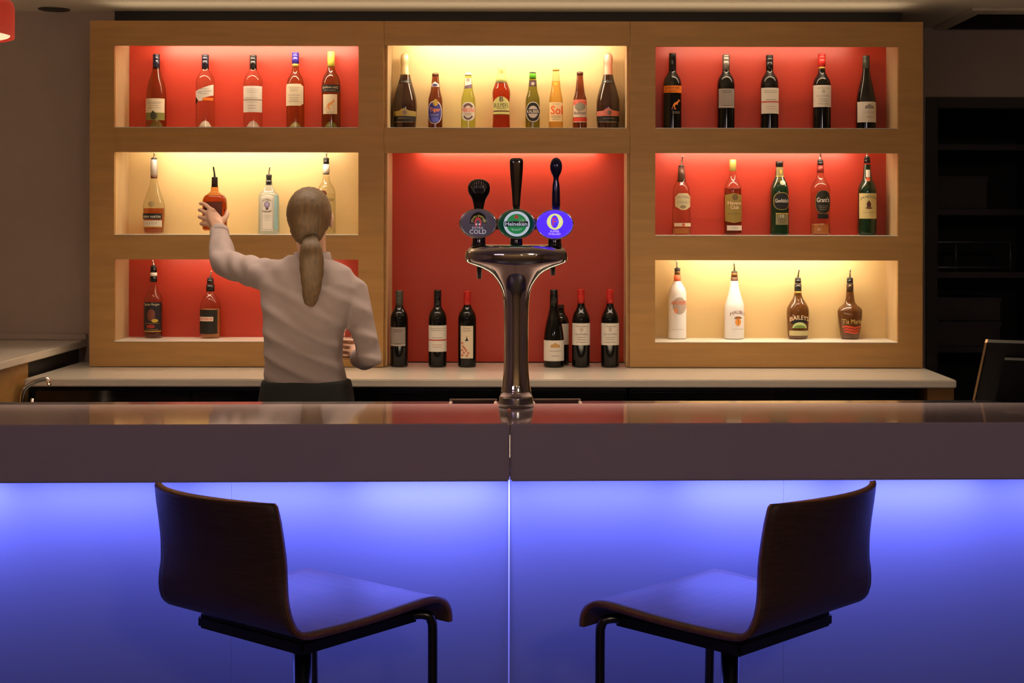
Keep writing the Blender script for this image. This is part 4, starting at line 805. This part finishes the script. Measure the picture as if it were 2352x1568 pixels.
for cx, lab, sl in ((1335, 'dark wine bottle with red cap and script label, second from the right on the worktop', 0), (1401.5, 'dark wine bottle with a red cap and script label, rightmost on the worktop', 0)):
    t, A = bwine(cx, lab, 20.7, screwcap(697, 664, 8.4, CRED)+[('neck_ring', [(702, 8), (697, 8)], PALE)], 664, pf=[(850, 20.7), (820, 20.7), (740, 20.7), (730, 20), (720, 17), (711, 12), (703, 8.6), (695, 8)])
    script_label(A, cx-20.2, cx+20.5, 741, 791)
# ================================================================ BARTENDER
SKIN = mat('skin', (0.62, 0.36, 0.25), .5, var=.05, scale=12)
def shirt_mat():
    m, nt, b = new_mat('shirt_cotton')
    b.inputs['Base Color'].default_value = (.31, .245, .240, 1); b.inputs['Roughness'].default_value = .8
    return m
SHIRT = shirt_mat(); TROU = mat('black_trouser_cloth', (.006, .006, .0065), .85); SHOE = mat('black_shoe_leather', (.01, .01, .01), .3)
HAIR = mat('dark_blonde_hair', (.080, .042, .012), .6, var=.35, bump=.08, stretch=(26, 26, 2.0), scale=5)
def bake(name, vs, fs, m, parent, voxel, smooth_it=4, disp=None):
    me = bpy.data.meshes.new(name); me.from_pydata([tuple(v) for v in vs], [], fs); me.update()
    o = bpy.data.objects.new(name, me); COL.objects.link(o)
    r = o.modifiers.new('r', 'REMESH'); r.mode = 'VOXEL'; r.voxel_size = voxel
    s = o.modifiers.new('s', 'SMOOTH'); s.factor = .5; s.iterations = smooth_it
    dg = bpy.context.evaluated_depsgraph_get(); m2 = bpy.data.meshes.new_from_object(o.evaluated_get(dg))
    bpy.data.objects.remove(o); bpy.data.meshes.remove(me); m2.name = name
    if disp:
        nv = [v.co+v.normal*disp(v.co, v.normal) for v in m2.vertices]
        for v, c in zip(m2.vertices, nv): v.co = c
    m2.materials.clear(); m2.update()
    return link(name, m2, m, parent, True)
def ell(c, r, rot=None, n=20, vs=None, fs=None):
    c = Vector(c); base = len(vs); R_ = rot or Matrix.Identity(3); k = n//2
    for j in range(1, k):
        ph = math.pi*j/k
        for i in range(n):
            th = 2*math.pi*i/n; vs.append(c+R_@Vector((r[0]*math.sin(ph)*math.cos(th), r[1]*math.sin(ph)*math.sin(th), r[2]*math.cos(ph))))
    top = len(vs); vs.append(c+R_@Vector((0, 0, r[2]))); vs.append(c-R_@Vector((0, 0, r[2])))
    for j in range(k-2):
        for i in range(n):
            a = base+j*n+i; b = base+j*n+(i+1) % n; fs.append((a, a+n, b+n, b))
    for i in range(n):
        fs.append((base+i, base+(i+1) % n, top)); e = base+(k-2)*n; fs.append((e+(i+1) % n, e+i, top+1))
def loft(secs, n=28, vs=None, fs=None):
    """secs: (center, rx, ry, yaw) stacked in z"""
    base = len(vs)
    for (c, rx, ry, yaw, ex) in secs:
        for i in range(n):
            a = 2*math.pi*i/n; x = rx*sgnpow(math.cos(a), 2/ex); y = ry*sgnpow(math.sin(a), 2/ex)
            vs.append(Vector((c[0]+x*math.cos(yaw)-y*math.sin(yaw), c[1]+x*math.sin(yaw)+y*math.cos(yaw), c[2])))
    for j in range(len(secs)-1):
        for i in range(n):
            a = base+j*n+i; b = base+j*n+(i+1) % n; fs.append((a, b, b+n, a+n))
    fs.append(tuple(base+i for i in range(n))[::-1]); e = base+(len(secs)-1)*n; fs.append(tuple(e+i for i in range(n)))
O = Vector((-.83, 5.15, 0.0))
pr = thing('person', 'bartender seen from behind in a pale shirt, ponytail, reaching up for a bottle', 'person', O)
def L(px, py, Y): return P(px, py, Y)-O
# joints
Lsh = L(628, 637, 5.17); Lel = L(513, 604, 5.40); Lwr = L(503, 527, 5.655)
Rsh = L(812, 668, 5.17); Rel = L(852, 826, 5.13); Rwr = L(824, 822, 5.32)
neck = L(716, 588, 5.16); head = L(712, 500, 5.13)
waist = L(704, 868, 5.15)
# ---- body: one continuous surface
vs, fs = [], []
hipz = .90
loft([(Vector((waist.x, .0, .80)), .150, .105, 0, 2.2), (Vector((waist.x, 0, .90)), .158, .11, 0, 2.2), (Vector((waist.x, 0, 1.02)), .125, .09, 0, 2.2), (Vector((waist.x-.008, .0, 1.15)), .118, .088, 0, 2.2), (Vector((.0, .01, 1.28)), .150, .095, -.05, 2.2), (Vector((.005, .01, 1.36)), .150, .085, -.05, 2.2), (Vector((.005, .01, 1.405)), .085, .06, 0, 2)], vs=vs, fs=fs)
for s in (-1, 1):
    x = waist.x+s*.082
    tube_geo([(x, 0, .86), (x+s*.008, 0, .68), (x+s*.012, -.005, .48), (x+s*.012, .01, .30), (x+s*.014, .015, .09)], [.088, .078, .055, .052, .036], 16, vs, fs, True)
    tube_geo([(x+s*.014, .02, .045), (x+s*.03, -.02+.14, .032)], [.036, .032], 12, vs, fs, True)
tube_geo([Vector((.005, .01, 1.38)), neck+Vector((0, .01, 0)), head+Vector((0, .012, -.06))], [.060, .050, .052], 16, vs, fs, True)
hc = head+Vector((0, .005, .0))
ell(hc+Vector((0, 0, .018)), (.070, .088, .088), vs=vs, fs=fs)
ell(hc+Vector((0, .028, -.050)), (.052, .060, .062), vs=vs, fs=fs)
tube_geo([hc+Vector((0, .090, .012)), hc+Vector((0, .108, -.022))], [.009, .014], 8, vs, fs, True)          # nose (faces the shelves)
tube_geo([hc+Vector((-.018, .083, -.050)), hc+Vector((0, .091, -.050)), hc+Vector((.018, .083, -.050))], [.005, .008, .005], 8, vs, fs, True)
for s in (-1, 1): ell(hc+Vector((s*.071, .012, -.008)), (.009, .018, .029), vs=vs, fs=fs)
def limb(a, b, c, r, extra=()):
    m1 = a.lerp(b, .5); m2 = b.lerp(c, .45)
    tube_geo([a, m1, b, m2, c], r, 16, vs, fs, True)
limb(Lsh, Lel, Lwr, [.044, .040, .034, .034, .023]); limb(Rsh, Rel, Rwr, [.044, .040, .034, .033, .023])
# left hand: back of hand towards the room, fingers round the left side of the flask, thumb round the right
def fing(pts, r0, r1):
    tube_geo(curve_pts(pts, 3), [r0+(r1-r0)*i/(3*(len(pts)-1)) for i in range(3*(len(pts)-1)+1)], 10, vs, fs, True)
HY = 5.735
palm = [L(502, 530, 5.67), L(499, 515, 5.705), L(492, 500, HY-.008), L(486, 488, HY)]
tube_geo(palm, [.022, .026, .027, .020], 14, vs, fs, True, flat=.62)
tube_geo([L(498, 512, 5.715), L(484, 512, HY), L(480, 498, HY+.002)], [.018, .016, .014], 12, vs, fs, True)
tube_geo([L(501, 515, 5.70), L(489, 500, HY-.005), L(484, 484, HY)], [.018, .017, .013], 12, vs, fs, True)
for kx, ky, x1, y1, x2, y2 in ((486, 481, 470, 469, 459.5, 467), (480, 493, 465, 484, 457, 482), (478, 505, 465, 500, 457, 498), (478, 517, 467, 515, 461, 513.5)):
    fing([L(kx+4, ky+2, HY-.004), L(kx-5, ky-3, HY+.001), L(x1, y1, HY+.012), L(x2+1.5, y2, HY+.036), L(x2+5, y2, HY+.068), L(x2+14, y2, HY+.078)], .0092, .0070)
fing([L(501, 520, 5.70), L(511, 508, 5.72), L(519, 497, 5.745), L(521.5, 488, 5.775), L(518, 482, 5.80)], .0125, .0085)
# right hand round a glass
gp = L(803, 790, 5.42)
tube_geo([Rwr, Rwr.lerp(gp+Vector((.02, -.035, -.02)), .6), gp+Vector((.032, -.018, -.01))], [.022, .026, .020], 14, vs, fs, True)
for i in range(4):
    z = .020-.019*i
    fing([gp+Vector((.036, -.012, z-.01)), gp+Vector((.030, -.036, z-.006)), gp+Vector((.006, -.046, z-.004)), gp+Vector((-.020, -.042, z-.002)), gp+Vector((-.036, -.022, z))], .0085, .0065)
fing([gp+Vector((.034, -.004, -.02)), gp+Vector((.040, .018, .0)), gp+Vector((.026, .040, .018)), gp+Vector((.006, .046, .024))], .011, .0085)
body = bake('body', vs, fs, SKIN, pr, .0042, 2)
for s in (-1, 1):
    v2, f2 = [], []; ell(hc+Vector((s*.028, .086, .012)), (.011, .008, .008), n=14, vs=v2, fs=f2); mesh('eye', v2, f2, mat('eye_white', (.8, .8, .78), .2), pr, True)
# ---- shirt
vs, fs = [], []
def folds(c, nn):
    # soft diagonal creases from the left ribs down to the right hip, and rings on the sleeves
    if c.z < 1.33 and c.x > -.20:
        d = (c.z-1.0)*1.0+c.x*.42+.10*c.x*c.x
        f = .5+.5*math.sin(d*74+1.4*math.sin(c.x*9)+.8*math.sin(c.z*17)); return .015*(f**2)*min(1, max(0, (1.335-c.z)/.05))*min(1, max(0, -nn.y))*min(1, max(0, (c.z-.99)/.04))
    return .0030*math.sin(c.x*75+c.z*52+1.5*math.sin(c.y*26))
loft([(Vector((waist.x-.002, .0, .975)), .143, .104, 0, 2.3), (Vector((waist.x-.002, .0, 1.0)), .143, .106, 0, 2.3), (Vector((waist.x-.010, 0, 1.07)), .134, .106, 0, 2.3), (Vector((waist.x-.010, .0, 1.16)), .138, .108, 0, 2.3), (Vector((waist.x+.004, .005, 1.25)), .158, .108, -.05, 2.3), (Vector((.008, .01, 1.33)), .172, .104, -.05, 2.3), (Vector((.006, .01, 1.385)), .150, .085, 0, 2.2), (Vector((.004, .01, 1.415)), .095, .068, 0, 2), (Vector((.0, .012, 1.432)), .066, .062, 0, 2)], vs=vs, fs=fs)
def sleeve(a, b, c, r, inb):
    tube_geo([a+inb, a, a.lerp(b, .5), b, b.lerp(c, .5), c], r, 18, vs, fs, True)
cuffL = Lel.lerp(Lwr, .94); cuffR = Rel.lerp(Rwr, .92)
sleeve(Lsh, Lel, cuffL, [.066, .060, .054, .050, .044, .034], Vector((.08, -.005, .0)))
sleeve(Rsh, Rel, cuffR, [.058, .056, .045, .041, .040, .034], Vector((-.07, 0, .025)))
tube_geo([Lsh+Vector((.09, 0, .025)), Lsh+Vector((0, 0, .012)), Lsh+Vector((-.05, .02, .008))], [.05, .052, .046], 16, vs, fs, True)
tube_geo([Lsh+Vector((.02, 0, -.03)), Lsh+Vector((.04, 0, -.12))], [.058, .045], 16, vs, fs, True)
shirt = bake('shirt', vs, fs, SHIRT, pr, .0085, 5, folds)
co = neck+Vector((0, .012, -.005))
lathe_v = []
lathe('collar', [(.066, co.z-.030), (.070, co.z-.012), (.062, co.z+.018), (.056, co.z+.020), (.058, co.z-.01)], SHIRT, pr, 28, off=(co.x, co.y))
def cuff(name, a, b, r):
    d = (b-a).normalized(); tube(name, [a, a+d*.012, a+d*.040, a+d*.048], [r*.98, r, r*.97, r*.8], SHIRT, shirt, 18)
cuff('cuff', Lel.lerp(Lwr, .80), Lwr, .037); cuff('cuff', Rel.lerp(Rwr, .74), Rwr, .037)
# ---- trousers, belt, shoes
vs, fs = [], []
loft([(Vector((waist.x, .0, .78)), .165, .118, 0, 2.3), (Vector((waist.x, 0, .90)), .172, .124, 0, 2.3), (Vector((waist.x, .0, .985)), .158, .114, 0, 2.3), (Vector((waist.x, .0, 1.003)), .154, .112, 0, 2.3)], vs=vs, fs=fs)
for s in (-1, 1):
    x = waist.x+s*.084
    tube_geo([(x, 0, .84), (x+s*.008, 0, .68), (x+s*.012, -.005, .48), (x+s*.012, .01, .30), (x+s*.014, .01, .10)], [.098, .090, .072, .068, .062], 18, vs, fs)
tro = bake('trousers', vs, fs, TROU, pr, .009, 4)
for s in (-1, 1):
    x = waist.x+s*.098
    v2, f2 = [], []
    tube_geo([(x, -.035, .045), (x+s*.004, .03, .048), (x+s*.012, .10, .040), (x+s*.018, .165, .030)], [.040, .043, .040, .026], 16, v2, f2, True)
    v2 = [Vector((v.x, v.y, max(v.z, .004))) for v in v2]; mesh('shoe', v2, f2, SHOE, pr, True)
# ---- hair
vs, fs = [], []
hh = L(710, 498, 5.11)
ell(hh+Vector((0, .0, .012)), (.0785, .100, .094), vs=vs, fs=fs)
ell(hh+Vector((.0, -.030, -.038)), (.062, .060, .062), vs=vs, fs=fs)
vs = [v if v.y < hh.y+.07 else Vector((v.x, v.y, max(v.z, hh.z+.045))) for v in vs]
hair = bake('hair', vs, fs, HAIR, pr, .008, 4, lambda c, nn: .0008*math.sin(math.atan2(c.x-hh.x, c.z-hh.z-.02)*38))
kn = L(712, 546, 5.035)
lathe_pts = curve_pts([kn+Vector((0, .02, .012)), kn, L(714, 572, 4.99), L(716, 610, 5.00), L(716, 650, 5.015), L(713, 690, 5.04), L(712, 708, 5.045)], 5)
rs = [.020, .018, .028, .038, .040, .036, .029, .019, .006]
n_ = len(lathe_pts); rr = [rs[min(len(rs)-2, int(i*(len(rs)-1)/(n_-1)))]*(1-((i*(len(rs)-1)/(n_-1)) % 1))+rs[min(len(rs)-1, int(i*(len(rs)-1)/(n_-1))+1)]*((i*(len(rs)-1)/(n_-1)) % 1) for i in range(n_)]
vs, fs = tube_geo(lathe_pts, rr, 40, flat=.55)
cen = []
for i, v in enumerate(vs):
    k = i % 40; c = lathe_pts[i//40]; vs[i] = c+(v-c)*(1+.07*math.sin(k*2.1*3)+.03*math.sin(i*.9))
mesh('ponytail', vs, fs, HAIR, hair, True)
tube('hair_band', [kn+Vector((.019*math.cos(a), .004*math.sin(a), .019*math.sin(a))) for a in [2*math.pi*i/20 for i in range(21)]], .005, BLACK, hair, 8)
# ---- the flask in her left hand
k = 5.785/F
zb = EYE+(VY-531)*k
t, A = bottle('spirit_bottle', 'amber flask-shaped spirit bottle held up in the bartender hand', 493, [(531, 26), (524, 28), (470, 28), (458, 27), (450, 23), (445, 16), (441, 9.5), (436, 8.6), (428, 7.8)], GL['amber'], Y=5.785, zb=zb, ex=2.8, dy=.62, liquid=(449, LQ['whisky']),
    caps=[('stopper', [(430, 7.2), (412, 6.8), (409, 6.2)], plain(S(45, 22, 12)))], pour=(490, 383, 409, STEEL))
A.rect('label', 472, 514, 463, 508, plain(S(90, 45, 25)), .5)
# ---- the glass in her right hand
gw = O+gp
g = thing('highball_glass', 'clear highball glass held low in the bartender right hand', 'glass', (gw.x, gw.y, gw.z-.055))
lathe('glass_body', [(.026, 0), (.028, .002), (.034, .125), (.032, .125), (.027, .010), (.001, .008)], glass('drinking_glass', (.95, .95, .95), .6), g, 32)
